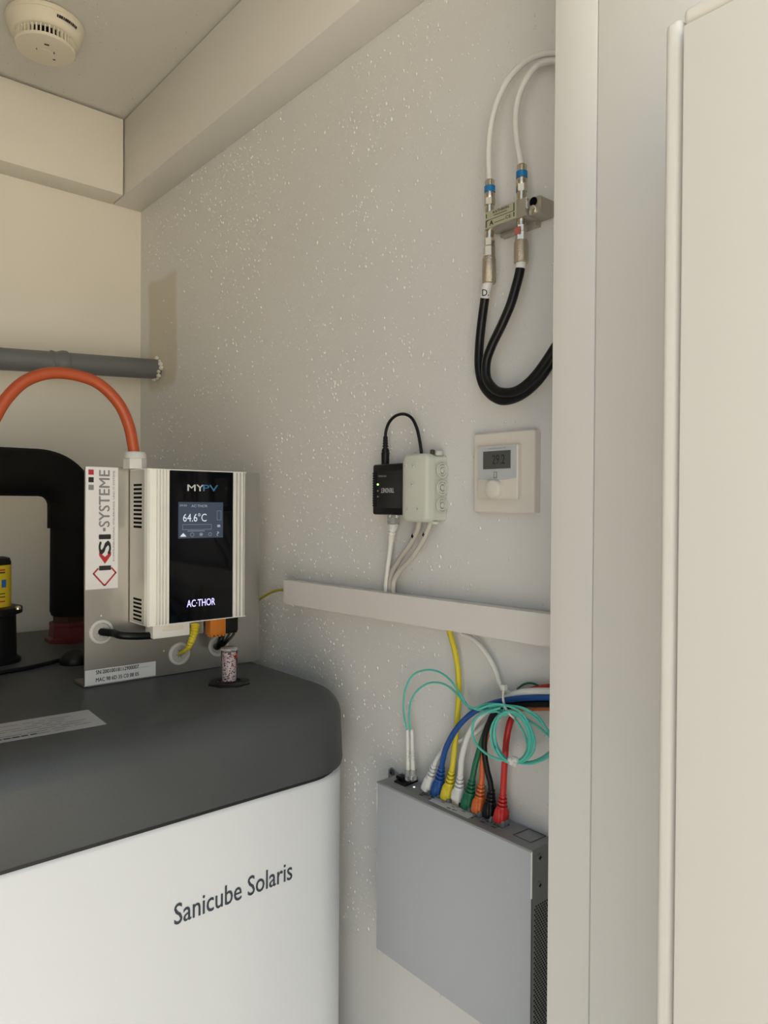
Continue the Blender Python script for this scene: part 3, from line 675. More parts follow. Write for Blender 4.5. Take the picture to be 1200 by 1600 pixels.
# dc lead
ps = AX(602, 724, .634)
dcl = thing('dc_lead', 'thin black power lead looping from the converter into the junction box', 'cable', ps)
top = AX(602.5, 682, .634)
obj('barrel_plug', lathe(B(), V(ps.x, ps.y, mz1), UZ, [(0, .0052), (.016, .0056), (.0165, .005), (.020, .005)], 16), BLACKP, dcl)
bm = B(); L_ = top.z-mz1-.02; pf = []
for k in range(5): pf += [(L_*k/5, .0042-.0003*k), (L_*(k+.55)/5, .0042-.0003*k), (L_*(k+.56)/5, .0030), (L_*(k+.99)/5, .0030)]
obj('strain_relief', lathe(bm, V(ps.x, ps.y, mz1+.02), UZ, pf, 14), BLACKP, dcl, 20)
obj('lead', tube(B(), [V(ps.x, ps.y, top.z-.004), AX(603, 674, .634), AX(608, 660, .634), AX(618, 650, .634), AX(631, 647, .634), AX(643, 653, .635), AX(651, 668, .636), AX(656, 690, .637), AX(659, 712, .638)], .0021, 10), BLACKC, dcl)

# ------------------------------------------------------------------ junction box
JX = .614
jy1, jy0 = AX(627, 760, JX).y, AX(667, 760, JX).y
jz1, jz0 = AX(645, 709, JX).z, AX(645, 816, JX).z
jb = thing('junction_box', 'pale grey junction box with round knockouts on its side', 'junction box', V(WX, (jy0+jy1)/2, jz0))
jc = obj('box_cover', loft(B(), [[V(x_, p.x, p.y) for p in rrect(jy0+i, jy1-i, jz0+i, jz1-i, .009, 0, 6)] for i, x_ in ((.0, JX+.014), (0, JX+.004), (.0012, JX+.0014), (.004, JX))]), GREYBOX, jb)
jbase = obj('box_base', loft(B(), [[V(x_, p.x, p.y) for p in rrect(jy0+i, jy1-i, jz0+i, jz1-i, .004, 0, 5)] for i, x_ in ((.0014, WX-.0005), (.0022, JX+.0142))]), GREYBOX, jb)
for v in (735, 762, 789.5):
    c = V(JX+.0265, jy0, AX(683, v, JX+.022).z)
    for rr in (.0085, .0056): obj('knockout_ring', ring(B(), c, -UY, rr, .0013, 28, 6), GREYBOX, jbase)
    obj('knockout_disc', lathe(B(), c+UY*.002, -UY, [(0, .0034), (.0028, .0034), (.0034, .0026)], 20), GREYBOX, jbase)
obj('box_lug', lathe(B(), V(JX+.024, jy0+.004, jz1-.002), UZ, [(0, .0052), (.0045, .0052), (.0055, .0045)], 18), GREYBOX, jbase)
obj('box_screw', lathe(B(), V(JX+.0155, jy0+.0065, jz1-.001), UZ, [(0, .003), (.005, .003), (.006, .002)], 10), mat('brown_screw', (.06, .03, .02), .5), jbase)
def jm(u, v):   # embossed marks on the cover
    p = AX(u, v, JX); return p
bm = B()
for u, v in ((634, 728), (646, 727), (644, 757), (636, 796), (653, 795)):
    p = jm(u, v); box(bm, (JX-.0010, p.y-.0022, p.z-.0006), (JX+.0003, p.y+.0022, p.z+.0006)); box(bm, (JX-.0010, p.y-.0006, p.z-.003), (JX+.0003, p.y+.0006, p.z+.003))
obj('embossed_mark', bm, GREYBOX, jc)
def inside(u, v, X): return AX(u, v, X)
zt_ = dl1.z-.004
for nm, lb, pts, bl in (('sheathed_cable', 'left grey cable running from the junction box bottom down into the duct', [(655, 812, .634), (652, 828, .634), (641, 850, .635), (626, 872, .636), (615, 890, .636), (610, 908, .636), (610.5, 925, .636), (611, 936, .636)], (651, 826)),
                       ('sheathed_cable', 'right grey cable running from the junction box bottom down into the duct', [(673, 812, .632), (669, 826, .630), (659, 848, .629), (643, 872, .629), (626, 890, .630), (616, 906, .631), (614.5, 925, .632), (615, 938, .632)], (667, 831))):
    o = thing(nm, lb, 'cable', AX(*pts[-1]), 'grey cables between junction box and duct')
    obj('sheath', tube(B(), [AX(*p) for p in pts], .0034, 12), CGREY, o)
    c = AX(pts[1][0], pts[1][1], pts[1][2]); d_ = AX(*pts[2])-c
    obj('dark_mark', lathe(B(), c+d_*.35, d_, [(0, .0037), (.004, .0037)], 12), DARK, o)
obj('cable_entry', lathe(B(), V(JX+.022, jy0+.008, jz0+.001), -UZ, [(0, .006), (.003, .0055), (.0035, .004)], 14), GREYBOX, jbase)
# network lead from converter to duct
o = thing('network_lead', 'white network lead plugged under the black converter', 'cable', AX(603, 925, .634))
pp = AX(614, 808, .632)
obj('clear_plug', box(B(), (pp.x-.005, pp.y-.0058, mz0-.013), (pp.x+.006, pp.y+.0058, mz0+.004), .0008), CLEAR, o)
obj('plug_core', box(B(), (pp.x-.002, pp.y-.0042, mz0-.013), (pp.x+.004, pp.y+.0042, mz0-.004), .0005), CW, o)
a_ = V(pp.x, pp.y, mz0-.011); b_ = AX(610.5, 848, .634); d_ = b_-a_; L_ = d_.length; pf = [(0, .0062, .005, 4), (L_*.25, .0062, .005, 4)]
for k in range(4): pf += [(L_*(.27+.17*k), .0058-.0006*k), (L_*(.37+.17*k), .0058-.0006*k), (L_*(.38+.17*k), .0040), (L_*(.43+.17*k), .0040)]
obj('boot', lathe(B(), a_, d_, pf, 16, x=UY), CW, o, 20)
obj('cord', tube(B(), [b_-d_*.15, AX(609, 862, .634), AX(606, 884, .634), AX(603.5, 908, .634), AX(603, 926, .634), AX(603, 940, .634)], .0032, 12), CW, o)
bm = B(); p = AX(607, 925, .634); box(bm, (.626, p.y-.009, dl1.z+.0005), (.642, p.y+.012, dl1.z+.0010)); 
obj('duct_slot', bm, DARK, du)

# ------------------------------------------------------------------ thermostat
TX = .638
ty1, ty0, tz0, tz1 = .5755, .4880, 1.8117, 1.9035
tm = thing('wall_thermostat', 'white square wall thermostat with grey display and round dial', 'thermostat', V(WX, (ty0+ty1)/2, tz0))
FRM = mat('thermostat_frame_white', (.72, .67, .61), .4, var=.01)
bm = B(); sec = []
for i, x_ in ((.0005, WX-.0003), (0, TX+.002), (.0006, TX+.0006), (.0016, TX), (.0175, TX), (.018, TX+.002), (.018, TX+.006)):
    sec.append([V(x_, p.x, p.y) for p in rrect(ty0+i, ty1-i, tz0+i, tz1-i, max(.003-i, .001), 0, 4)])
obj('frame', loft(bm, sec), FRM, tm, 15)
MXx = TX-.0065
def tf(u, v): return AX(u, v, MXx)
a_, b_ = tf(745.5, 779.5), tf(809, 695)
my_1, my_0, mz_0, mz_1 = a_.y, b_.y, a_.z, b_.z+.001
md = obj('module', loft(B(), [[V(x_, p.x, p.y) for p in rrect(my_0+i, my_1-i, mz_0+i, mz_1-i, .0015, 0, 4)] for i, x_ in ((0, TX+.006), (0, MXx+.001), (.001, MXx))]), FRM, tm)
MH, MW = mz_1-mz_0, my_1-my_0
bz = mat('thermostat_bezel', (.50, .52, .54), .35)
# bezel with slightly curved lower edge
bot = [(k/10, .385-.035*math.sin(math.pi*k/10)) for k in range(11)]
def mp(a, b, l=0): return V(MXx-l, my_1-MW*a, mz_0+MH*b)
poly = [mp(.025+.95*a, b) for a, b in bot]+[mp(.975, .975), mp(.025, .975)]
bzo = obj('bezel', prism(B(), poly, V(-.0005, 0, 0)), bz, md)
l0, l1 = tf(755.5, 733.5), tf(798.5, 703)
lc = obj('lcd', box(B(), (MXx-.0008, l1.y, l0.z), (MXx-.0004, l0.y, l1.z), 0), mat('lcd_grey', (.085, .09, .085), .2), bzo)
text('display_lettering', '29.2', V(MXx-.0008, l0.y-(l0.y-l1.y)*.34, l0.z+(l1.z-l0.z)*.26), -UY, UZ, (l0.y-l1.y)*.46, (l1.z-l0.z)*.52, mat('lcd_digit', (.006, .007, .006), .6), lc, 0, lift=.0002)
text('brand_lettering', 'homematic IP', mp(.30, .935, .0005), -UY, UZ, MW*.42, MH*.028, INKG, bzo, 0, lift=.0002)
bc = tf(774.5, 742)
bm = B()
for (y_, z_, w_, h_) in ((0, .0032, .0042, .0006), (0, -.0032, .0042, .0006), (.0020, 0, .0006, .0068), (-.0020, 0, .0006, .0068)):
    box(bm, (MXx-.0010, bc.y+y_-w_/2, bc.z+z_-h_/2), (MXx-.0004, bc.y+y_+w_/2, bc.z+z_+h_/2))
obj('menu_button', bm, INKG, bzo)
dc = tf(774.5, 764.5); dc.x = MXx
obj('dial', lathe(B(), dc, -UX, [(-.002, .0112), (.005, .0108), (.0066, .0100), (.0072, .0088)], 36), FRM, tm)

# ------------------------------------------------------------------ coaxial surge protector with its leads
KX = .626
kc = [AX(765.5, 348, KX), AX(815, 327, KX)]
lt, lb2, rt_, rb_ = AX(757.5, 333, .619), AX(757.5, 360, .619), AX(807, 312, .619), AX(808, 341, .619)
kz0, kz1 = (lb2.z+rb_.z)/2, (lt.z+rt_.z)/2
ky1, ky0 = lt.y, rt_.y
ks = thing('cable_coupler_block', 'small metal coaxial coupler block with printed label on the wall', 'coupler', V(WX, (ky0+ky1)/2, kz0))
obj('block', box(B(), (.619, ky0-.012, kz0), (.640, ky1, kz1), .001), ZINC, ks)
obj('foot', box(B(), (.640, ky0-.010, kz0-.004), (WX-.0002, ky1-.004, kz1-.004), .001), ZINC, ks)
LG = mat('olive_label', (.42, .42, .29), .4, var=.02)
lo = obj('printed_label', box(B(), (.6186, ky0, kz0+.001), (.619, ky1-.001, kz1-.001)), LG, ks)
LW, LH = ky1-ky0, kz1-kz0
def kp(a, b): return V(.6186, ky1-LW*a, kz0+LH*b)
text('brand_lettering', 'KATHREIN', kp(.28, .74), -UY, UZ, LW*.50, LH*.14, INKK, lo, .02)
text('label_lettering', 'A', kp(.17, .14), -UY, UZ, LW*.12, LH*.26, INKK, lo, .03)
text('label_lettering', 'CE', kp(.68, .18), -UY, UZ, LW*.17, LH*.17, INKK, lo, .01)
bm = B()
for a0, a1, b0, b1 in ((.06, .95, .46, .49), (.05, .08, .10, .46), (.05, .14, .44, .47), (.92, .95, .46, .90), (.92, .95, .16, .40), (.30, .72, .62, .655), (.33, .66, .20, .23), (.05, .08, .62, .85)):
    quad(bm, *[kp(*q_)-UX*.0002 for q_ in ((a0, b0), (a1, b0), (a1, b1), (a0, b1))])
obj('label_mark', bm, INKK, lo, 0)
ew = AX(835, 328, .628)
el = obj('earth_clamp', loft(B(), [[V(x_, p.x, p.y) for p in rrect(ew.y-.011, ky0-.008, kz0+.001, kz1-.001, .0025, 0, 5)] for x_ in (.625, .6485)]), ZINC, ks)
obj('clamp_plate', box(B(), (.6205, ky0-.013, kz0+.008), (.6225, ky0-.002, kz1-.004), .0005), ALUB, el)
bm = B()
for k in range(4): box(bm, (.6198, ky0-.013, kz0+.0095+k*.0028), (.6206, ky0-.0035, kz0+.011+k*.0028))
obj('grip_ridge', bm, ALUB, el)
obj('earth_hole', lathe(B(), V(.625, ew.y-.001, kz1-.0055), -UX, [(0, .0048), (.0006, .0048)], 18), DARK, el)
obj('earth_screw', lathe(B(), V(.625, ew.y-.001, kz0+.0055), -UX, [(-.001, .0048), (.002, .0048), (.0026, .004)], 12), NICKEL, el)
BLUE = mat('blue_ring', (.01, .17, .42), .35)
tops = []; bots = []
for i, (u, vt, vb) in enumerate(((765, 282, 443), (815, 258, 411))):
    base = AX(u, 335 if i == 0 else 312, KX); y_ = base.y
    zt_ = AX(u, vt, KX).z; zb_ = AX(u, vb, KX).z
    # top connector
    nm = 'left' if i == 0 else 'right'
    o = thing('coax_lead', f'white coaxial lead with blue ringed connector on the {nm} top port of the coupler', 'cable', V(KX, y_, kz1), 'white coaxial leads above the coupler')
    h = zt_-kz1
    obj('port_thread', lathe(B(), V(KX, y_, kz1-.002), UZ, [(0, .0052), (h*.3, .0052)], 18), NICKEL, o)
    obj('connector_nut', lathe(B(), V(KX, y_, kz1+h*.25), UZ, [(0, .0062), (h*.20, .0062), (h*.22, .0058)], 6), NICKEL, o, 20)
    cn = obj('connector_sleeve', lathe(B(), V(KX, y_, kz1+h*.45), UZ, [(0, .0055), (h*.05, .0060), (h*.14, .0060), (h*.15, .0053), (h*.53, .0053), (h*.55, .0048)], 18), NICKEL, o)
    obj('colour_ring', lathe(B(), V(KX, y_, kz1+h*.64), UZ, [(0, .0062), (h*.17, .0062)], 18), BLUE, cn)
    path = [(765, 286), (763.5, 262), (763.5, 232), (767, 196), (775, 163), (789, 132), (808, 107), (832, 90), (858, 83), (885, 84)] if i == 0 else [(815, 262), (811, 240), (806.5, 212), (805.5, 182), (810, 152), (821, 126), (838, 104), (858, 96), (885, 96)]
    Xs = KX if i == 0 else KX
    obj('cord', tube(B(), [AX(a, b, Xs+(.008 if b < 110 else 0)) for a, b in path], .0034, 12), CW, o)
    # bottom connector
    o2 = thing('coax_cable', f'thick black coaxial cable hanging from the {nm} bottom port of the coupler', 'cable', V(KX, y_, kz0), 'black coaxial cables below the coupler')
    h = kz0-zb_; z_ = kz0-.0
    obj('port_thread', lathe(B(), V(KX, y_, z_+.002), -UZ, [(0, .0052), (h*.18, .0052)], 18), NICKEL, o2)
    obj('connector_nut', lathe(B(), V(KX, y_, z_-h*.14), -UZ, [(0, .0060), (h*.14, .0060), (h*.16, .0066), (h*.34, .0066), (h*.35, .006)], 6), NICKEL, o2, 20)
    obj('knurled_sleeve', lathe(B(), V(KX, y_, z_-h*.48), -UZ, [(0, .0066), (h*.06, .0078), (h*.50, .0078), (h*.52, .0070)], 24), mat('knurled_nickel', (.55, .48, .38), .38, 1.0, var=.1, bump=.0008, bscale=700), o2)
    if i == 1: obj('red_mark', box(B(), (KX-.0072, y_-.0035, z_-h*.36), (KX-.0054, y_+.0035, z_-h*.20)), mat('red_tape', (.45, .12, .10), .5), o2)
    bp2 = [(763, 430), (759.5, 452), (756.5, 475), (752.5, 505), (749, 540), (748.5, 575), (755, 602), (771, 620.5), (790, 626), (815.5, 617), (841.7, 594), (866, 558), (890, 520)] if i == 0 else \
          [(816, 405), (812, 425), (805, 452), (797, 478), (783, 510), (768.5, 540), (760, 566), (761, 592), (774, 609), (793, 613.5), (814, 607), (838, 585), (866, 545), (890, 505)]
    XX = .634 if i == 0 else .622
    pts = [V(KX, y_, zb_+.004)]+[AX(a, b, KX+(XX-KX)*min(1, k/3)) for k, (a, b) in enumerate(bp2[1:])]
    sp_ = spline(pts, 8)
    obj('cord', tube(B(), sp_, .0052, 14, 0), BLACKC, o2)
    ntp = 14 if i == 0 else 7
    tp = obj('paper_tag', tube(B(), sp_[0:ntp], .0057, 14, 0), PAPER, o2)
    if i == 0:
        c = sp_[11]; nn = V(-c.x, -c.y, 0).normalized(); rx = V(-nn.y, nn.x, 0)
        text('handwritten_mark', 'D.', c+nn*.0068-rx*.0036-UZ*.004, rx, UZ, .0075, .0075, INKK, tp, .01, lift=.0003)

# ------------------------------------------------------------------ network switch
SX = .606
sy1, sy0, sz0_, sz1_ = .7090, .4628, 1.2475, 1.4636
sw = thing('network_switch', 'flat grey metal network switch mounted upright on the wall', 'network switch', V(WX, (sy0+sy1)/2, sz0_))
WB = WX-.004
cv = obj('front_cover', box(B(), (SX, sy0+.0004, sz0_), (SX+.0016, sy1, sz1_-.0004), .0006), STEELG, sw)
tops_ = []
py_ = [AX(u, v, .632).y for u, v in ((671, 1233), (686.5, 1240), (702.5, 1247), (719, 1256), (733.5, 1262), (749, 1269.5), (766, 1278), (785, 1287))]
pitch = (py_[0]-py_[-1])/7; py_ = [py_[0]-pitch*k for k in range(8)]
PX0, PX1 = .6235, .6375
ho = [(PX0-SX, PX1-SX, sy1-y-.0066, sy1-y+.0066) for y in py_]
sfy = AX(640, 1222, .632).y
obj('port_face', holed(B(), V(SX, sy1, sz1_), UX, -UY, WB-SX, sy1-sy0, ho), mat('port_face_grey', (.30, .305, .31), .45, .3), sw, 0)
for y in py_:
    bm = B(); a_, b_ = V(PX0, y-.0066, sz1_), V(PX1, y+.0066, sz1_-.012)
    for f in (((a_.x, a_.y), (b_.x, a_.y)), ((b_.x, a_.y), (b_.x, b_.y)), ((b_.x, b_.y), (a_.x, b_.y)), ((a_.x, b_.y), (a_.x, a_.y))):
        quad(bm, V(*f[0], a_.z), V(*f[1], a_.z), V(*f[1], b_.z), V(*f[0], b_.z))
    quad(bm, V(a_.x, a_.y, b_.z), V(b_.x, a_.y, b_.z), V(b_.x, b_.y, b_.z), V(a_.x, b_.y, b_.z)); obj('port_socket', bm, BLACKP, sw, 0)
    obj('port_spring', box(B(), (PX0-.0016, y-.0025, sz1_), (PX0-.0004, y+.0025, sz1_+.0010)), NICKEL, sw)
obj('rear_cover', box(B(), (SX+.0016, sy1-.0012, sz0_), (WB, sy1, sz1_-.0003)), STEELG, sw)
obj('back_plate', box(B(), (WB, sy0, sz0_), (WB+.0012, sy1, sz1_)), STEELG, sw)
obj('bottom_plate', box(B(), (SX+.0016, sy0, sz0_), (WB, sy1-.0012, sz0_+.0012)), STEELG, sw)
# folded edge along the top front and the right edge
obj('edge_fold', box(B(), (SX-.0004, sy0, sz1_-.0022), (SX+.003, sy1+.0004, sz1_+.0003), .0004), MATS['port_face_grey'], sw)
obj('edge_fold', box(B(), (SX-.0001, sy0-.0006, sz1_-.050), (SX+.0012, sy0+.0006, sz1_-.001), .0003), ALUB, sw)
obj('edge_fold', box(B(), (SX-.0001, sy1-.0004, sz1_-.040), (SX+.0012, sy1+.0006, sz1_-.001), .0003), ALUB, sw)
# perforated right side: staggered real holes over a dark inside
bm = B(); z = sz0_; wS = WB-SX-.0016; x0_ = SX+.0016
def srow(z0, z1, holes):
    xs = [0]+[q_ for h in holes for q_ in h]+[wS]
    for k in range(0, len(xs), 2): quad(bm, V(x0_+xs[k], sy0, z0), V(x0_+xs[k+1], sy0, z0), V(x0_+xs[k+1], sy0, z1), V(x0_+xs[k], sy0, z1))
hz = .0020; r_i = 0
srow(z, z+.006, []); z += .006
ztop = sz1_-.056
while z+hz+.0012 < ztop:
    off = .004+(.0019 if r_i % 2 else 0); srow(z, z+hz, [(off+.0038*k, off+.0038*k+.0021) for k in range(8) if off+.0038*k+.003 < wS]); z += hz
    srow(z, z+.0008, []); z += .0008; r_i += 1
srow(z, sz1_, [])
side = obj('perforated_side', bm, mat('side_grey', (.22, .23, .225), .45, .3), sw, 0)
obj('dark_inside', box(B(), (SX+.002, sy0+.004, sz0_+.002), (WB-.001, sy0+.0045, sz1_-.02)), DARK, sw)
for v in (1340, 1383):
    zc = AY(842, v, sy0).z; xc = AY(842.5, v, sy0).x
    sc2 = obj('side_screw', lathe(B(), V(xc, sy0, zc), -UY, [(0, .0042), (.0008, .0042), (.0012, .003)], 16), MATS['side_grey'], side)
    bm = B(); box(bm, (xc-.0022, sy0-.0016, zc-.0005), (xc+.0022, sy0-.0011, zc+.0005)); box(bm, (xc-.0005, sy0-.0016, zc-.0022), (xc+.0005, sy0-.0011, zc+.0022)); obj('screw_slot', bm, DARK, sc2)
# wall ear with screw
e0, e1 = AX(607, 1210, WX-.003), AX(631, 1215, WX-.003); et = AX(609, 1199, WX-.003).z
poly = [V(WX-.0032, e0.y, sz1_-.02), V(WX-.0032, e0.y, et-.004), V(WX-.0032, e0.y-.004, et), V(WX-.0032, e1.y, et-.009), V(WX-.0032, e1.y, sz1_-.02)]
ear = obj('wall_ear', prism(B(), poly, V(.003, 0, 0)), MATS['port_face_grey'], sw)
c = AX(612.5, 1207, WX-.004)
es = obj('ear_screw', lathe(B(), c, -UX, [(-.001, .0042), (.001, .004), (.0018, .0026)], 14), mat('dark_steel', (.10, .10, .10), .35, .9), ear)
bm = B(); box(bm, (c.x-.0022, c.y-.0022, c.z-.0004), (c.x-.0017, c.y+.0022, c.z+.0004)); box(bm, (c.x-.0022, c.y-.0004, c.z-.0022), (c.x-.0017, c.y+.0004, c.z+.0022)); obj('screw_slot', bm, DARK, es)
# fibre module cage
sfp = [AZ(u, v, sz1_) for u, v in ((616, 1222), (633, 1229.5), (653, 1221), (637, 1214))]
obj('fibre_module', prism(B(), sfp, V(0, 0, .002)), BLACKP, sw)
c = AZ(630, 1219, sz1_); obj('module_latch', box(B(), c+V(-.007, -.006, .002), c+V(.004, .007, .0065), .0012), BLACKP, sw)
c = AZ(641, 1217, sz1_); obj('module_cage', box(B(), c+V(-.004, -.009, 0), c+V(.010, .007, .004), .0006), NICKEL, sw)
c = AZ(647, 1230, sz1_); obj('indicator_led', box(B(), c+V(-.0008, -.0008, 0), c+V(.0008, .0008, .0006)), mat('white_led', (.8, .8, .8), .4, emit=(1, 1, 1), estr=1.5), sw)
# stickers and print on the port face
tl_ = obj('strip_label', prism(B(), [AZ(u, v, sz1_)+UZ*.0004 for u, v in ((670, 1251.5), (681, 1246), (744, 1274), (731, 1279.5))], V(0, 0, .0003)), PAPER, sw)
a_ = AZ(699, 1263, sz1_); b_ = AZ(716, 1269, sz1_)
bm = B()
for k in (0, .12, .24, .5, .62, .8):
    p = a_.lerp(b_, k)+UZ*.0009; box(bm, p-V(.0014, .0006, 0), p+V(.0014, .0006, .0001))
obj('small_print', bm, INKK, tl_)
sq = [AZ(u, v, sz1_)+UZ*.0005 for u, v in ((802, 1305), (826, 1295.5), (853, 1307), (829, 1317))]
bm = B()
for i in range(4):
    p, q_ = sq[i], sq[(i+1) % 4]; dr_ = (q_-p).normalized(); nn = UZ.cross(dr_)*.0006
    quad(bm, p-nn, q_-nn, q_+nn, p+nn)
obj('printed_square', bm, INKK, sw, 0)
ps_ = AZ(686, 1236, sz1_)
bm = B()
for k in range(8):
    for j in (0, 1):
        c = V(PX0-.006+.002*j, py_[k]+.001, sz1_+.0003); box(bm, c-V(.0004, .003, 0), c+V(.0004, .003, .0002))
obj('port_print', bm, INKK, sw)
bm = B()
for y in py_:
    for s_ in (-1, 1): box(bm, (PX1+.001, y+s_*.004-.0008, sz1_), (PX1+.0022, y+s_*.004+.0008, sz1_+.0006))
obj('port_lamp', bm, mat('port_lamp_dim', (.35, .22, .08), .4), sw)

# ------------------------------------------------------------------ patch cables
CLEARP = CLEAR
def patch(k, colour, label, top, path, shield=False, r=.0031):
    y = py_[k]; b0 = V((PX0+PX1)/2, y, sz1_-.006)
    tp_ = AX(*top); bs_ = V((PX0+PX1)/2-.0005, y, sz1_+.007)
    m_ = COLS[colour]
    o = thing('patch_cable', label, 'cable', V(b0.x, y, sz1_), 'patch cables in the network switch')
    obj('plug', box(B(), (PX0+.002, y-.0058, sz1_-.008), (PX1-.002, y+.0058, sz1_+.008), .0006), NICKEL if shield else CLEARP, o)
    d_ = tp_-bs_; L_ = d_.length
    pf = [(0, .0062, .0062, 5), (.002, .0068, .0072, 5), (L_*.30, .0068, .0072, 4), (L_*.42, .0056, .0058, 3)]
    for q_ in range(4):
        s_ = .44+.14*q_; rr = .0060-.0006*q_
        pf += [(L_*s_, rr), (L_*(s_+.072), rr), (L_*(s_+.076), rr*.55), (L_*(s_+.136), rr*.55)]
    bt = obj('boot', lathe(B(), bs_, d_, pf, 16, x=UY), m_, o, 20)
    if not shield:
        dn = d_.normalized(); nx = (-UX-UY*-.25+dn*UX.dot(dn)).normalized(); c = bs_+dn*.001
        bm = B(); lathe(bm, c+nx*.0050-dn*.004, dn, [(0, .0046, .0030, 4), (.003, .0050, .0036, 4), (.010, .0046, .0034, 3), (.016, .0030, .0016, 3)], 14, x=UY)
        obj('clip_hood', bm, m_, bt)
    pts = [tp_-d_*.12]+[AX(*p) for p in path]
    obj('cord', tube(B(), pts, r, 12), m_, o)
    return o
patch(0, 'white', 'white patch cable in the first copper port beside the fibre module', (679, 1193, .633), [(683, 1186, .634), (692, 1174, .637), (705, 1164, .639), (722, 1156, .640), (745, 1143, .641), (770, 1120, .641), (795, 1099, .638), (830, 1086, .6362), (875, 1085, .636)])
patch(1, 'blue', 'blue patch cable in the second copper port of the switch', (690.5, 1196, .629), [(692, 1187, .628), (699, 1164, .626), (714.7, 1137, .624), (733, 1118, .622), (752, 1106, .622), (779, 1096.5, .623), (815, 1091, .627), (845, 1090, .6285), (875, 1090, .6285)], r=.0034)
patch(2, 'yellow', 'yellow patch cable rising straight into the duct', (706, 1202, .631), [(707.5, 1194, .632), (711, 1160, .634), (715, 1118, .636), (717, 1077, .637), (715.5, 1046, .637), (711, 1018, .636), (704, 992, .635), (700, 975, .635)], r=.0035)
patch(3, 'white', 'white shielded patch cable in the fourth copper port', (719.5, 1209, .631), [(720, 1202, .631), (722, 1182, .630), (730.7, 1151, .629), (744, 1127, .628), (759, 1112, .628), (781, 1096, .630), (805, 1084, .629), (832, 1080, .6285), (875, 1080, .6285)], shield=True, r=.0036)
patch(4, 'green', 'dark green patch cable in the fifth copper port', (738, 1217, .630), [(739.5, 1210, .630), (744, 1189, .631), (754.7, 1154, .633), (765, 1128, .633), (778, 1109, .632), (803, 1100, .635), (835, 1096, .6362), (875, 1095.5, .6362)], r=.0034)
patch(5, 'orange', 'orange patch cable in the sixth copper port', (752, 1223, .632), [(753, 1214, .632), (753.5, 1196, .634), (756, 1170, .637), (762, 1146, .638), (774, 1118, .638), (800, 1109, .638), (835, 1106.5, .6365), (875, 1106, .6365)], r=.0031)
patch(6, 'black', 'black patch cable in the seventh copper port', (768, 1231, .630), [(766, 1222, .629), (761, 1202, .628), (757, 1176, .628), (757.5, 1151, .629), (764, 1130, .629), (775, 1112, .628), (802, 1102, .628), (835, 1100.5, .6283), (875, 1100.5, .6283)], r=.0034)
patch(7, 'red', 'red patch cable in the last copper port', (786, 1239, .630), [(786.5, 1230, .630), (788, 1200, .629), (791, 1160, .629), (796, 1132, .632), (802, 1118, .639), (811, 1100, .6448), (824, 1082, .6455), (845, 1075, .6455), (875, 1073, .6455)], r=.0036)
tag(obj('duct_cable', tube(B(), [AX(718, 975, .638), AX(722, 990, .638), AX(734, 996, .638), AX(748, 1007, .638), (AX(764, 1028, .639)), AX(775, 1050, .640), AX(781, 1068, .641), AX(793, 1082, .642), AX(815, 1088, .643), AX(875, 1089, .643)], .0031, 12), CW),
    'white cable dropping from the duct to the bundle of patch cables', 'cable')
# cable tie round the bundle
zt2 = thing('cable_tie', 'white cable tie round the bundle beside the door post', 'cable tie', AX(788, 1075, .612))
TIE = mat('nylon_tie', (.62, .61, .58), .4, var=.02)
c = AX(787, 1074, .614); obj('tie_head', box(B(), c-V(.003, .0032, .0030), c+V(.003, .0032, .0034), .001), TIE, zt2)
obj('tie_strap', tube(B(), [AX(787, 1077, .614), AX(786, 1090, .611), AX(789, 1104, .609), AX(795, 1114, .607), AX(801, 1120, .609), AX(804, 1119, .625), AX(800, 1105, .6445), AX(792, 1086, .646), AX(788, 1074, .640), AX(787, 1071, .622)], .0013, 8), TIE, zt2)

# ------------------------------------------------------------------ aqua fibre lead
FX = .612
fo = thing('fibre_cable', 'aqua fibre optic lead coiled in front of the patch cables', 'fibre cable', AX(641, 1215, .63))
for u, ut in ((638, 636.5), (645.5, 643.5)):
    a_ = AX(u, 1212, .630); m1_ = AX((u+ut)/2, 1185, .630); b_ = AX(ut, 1140, .630)
    hs = obj('connector_shell', box(B(), a_-V(.0035, .0028, .006), a_+V(.0035, .0028, .008), .0006), CLEAR, fo)
    L_ = (b_-a_).length; pf = [(0, .0030), (L_*.30, .0030)]
    for k in range(6): pf += [(L_*(.31+.045*k), .0030), (L_*(.335+.045*k), .0030), (L_*(.336+.045*k), .0023), (L_*(.354+.045*k), .0023)]
    pf += [(L_*.6, .0027), (L_*.95, .0021), (L_, .0017)]
    obj('boot', lathe(B(), a_, b_-a_, pf, 14), CW, fo, 20)
FR = .0013
def c8(pts, X): return [AX(560+a/3.75, 970+b/3.75, X) for a, b in pts]
la = c8([(285, 640), (268, 560), (264, 480), (275, 400), (320, 318), (400, 287), (480, 303), (545, 355), (600, 435), (640, 498), (690, 522), (760, 520), (840, 512)], .627)
lb_ = c8([(303, 640), (297, 560), (305, 480), (340, 415), (400, 370), (460, 361), (520, 380), (580, 430), (630, 490), (690, 530), (760, 530), (840, 520)], .629)
def coil(cu, cv, ru, rv, X, rot, ph, n, drift):
    out = []
    for k in range(n):
        a_ = ph+2*math.pi*k/20; q = k/20
        x_, y_ = (ru+drift*q)*math.cos(a_), (rv+drift*q)*math.sin(a_)
        out.append(AX(cu+x_*math.cos(rot)-y_*math.sin(rot), cv+x_*math.sin(rot)+y_*math.cos(rot), X-.0022*q+.001*math.sin(a_*.7)))
    return out
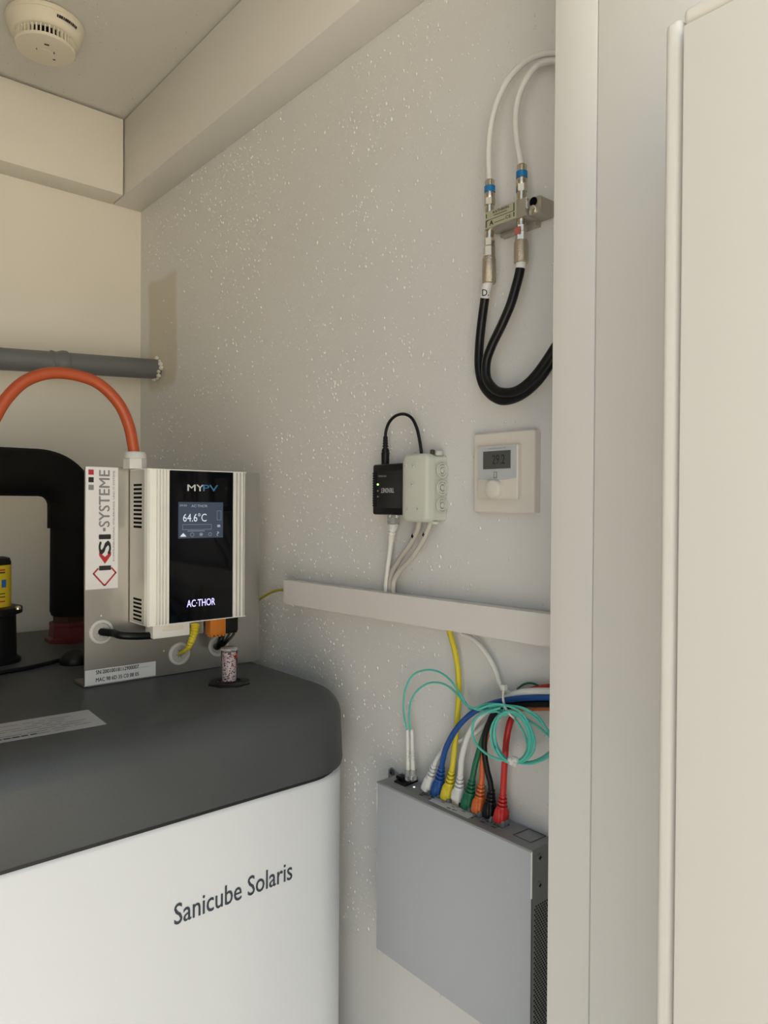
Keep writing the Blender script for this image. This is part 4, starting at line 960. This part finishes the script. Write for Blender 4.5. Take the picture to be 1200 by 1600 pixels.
def smoothjoin(a, b): return a+b
la_in = [AX(560+a/3.75, 970+b/3.75, X) for a, b, X in ((640, 498, .625), (690, 516, .618), (760, 500, .612), (850, 510, .608))]
p1 = la[:-3]+la_in[1:3]+coil(800, 1151, 25, 38, .609, -.18, -1.9, 56, 1.2)
p2 = lb_[:-2]+[AX(785, 1103, .612)]+coil(799, 1152, 29, 37, .611, -.25, -1.7, 54, 1.5)
obj('fibre', tube(B(), p1, FR, 7, 4), AQUA, fo); obj('fibre', tube(B(), p2, FR, 7, 4), AQUA, fo)
ex_ = [
 [(700, 520), (790, 490), (880, 500), (960, 545), (1010, 630), (1035, 720), (1010, 790), (950, 830), (905, 825)],
 [(830, 510), (750, 535), (690, 570), (667, 640), (690, 720), (760, 785), (840, 815), (905, 825), (1000, 838), (1080, 815), (1150, 770)],
 [(680, 515), (760, 487), (860, 495), (960, 510), (1050, 560), (1105, 640), (1150, 730)],
 [(720, 500), (830, 500), (940, 505), (1030, 560), (1090, 620), (1150, 680)],
 [(760, 535), (860, 530), (960, 560), (1050, 620), (1110, 670), (1160, 710)],
 [(905, 828), (1000, 828), (1070, 805), (1150, 745)],
 [(640, 500), (720, 525), (820, 520), (900, 560), (960, 640), (990, 730), (970, 800), (900, 830), (840, 790), (800, 700), (800, 610), (840, 550), (900, 530)],
]
for i, e_ in enumerate(ex_): obj('fibre_loop', tube(B(), c8(e_, .606+.0016*i), FR, 7, 6), AQUA, fo)
tag(obj('thin_green_lead', tube(B(), c8([(930, 400), (970, 372), (1010, 365), (1050, 378), (1080, 400), (1150, 440)], .644), .0012, 7), COLS['green']), 'thin dark green lead arching above the cable bundle', 'cable')
bm = B(); c = AX(801, 1190, .600)
for k in range(7):
    d_ = V(random.uniform(-.002, .002), random.uniform(-.003, .003), random.uniform(-.003, .003)); bmesh.ops.create_icosphere(bm, subdivisions=2, radius=.0032, matrix=Matrix.Translation(c+d_))
tag(obj('twist_tie', bm, TIE), 'small white clip holding the bottom of the aqua fibre coil', 'clip')
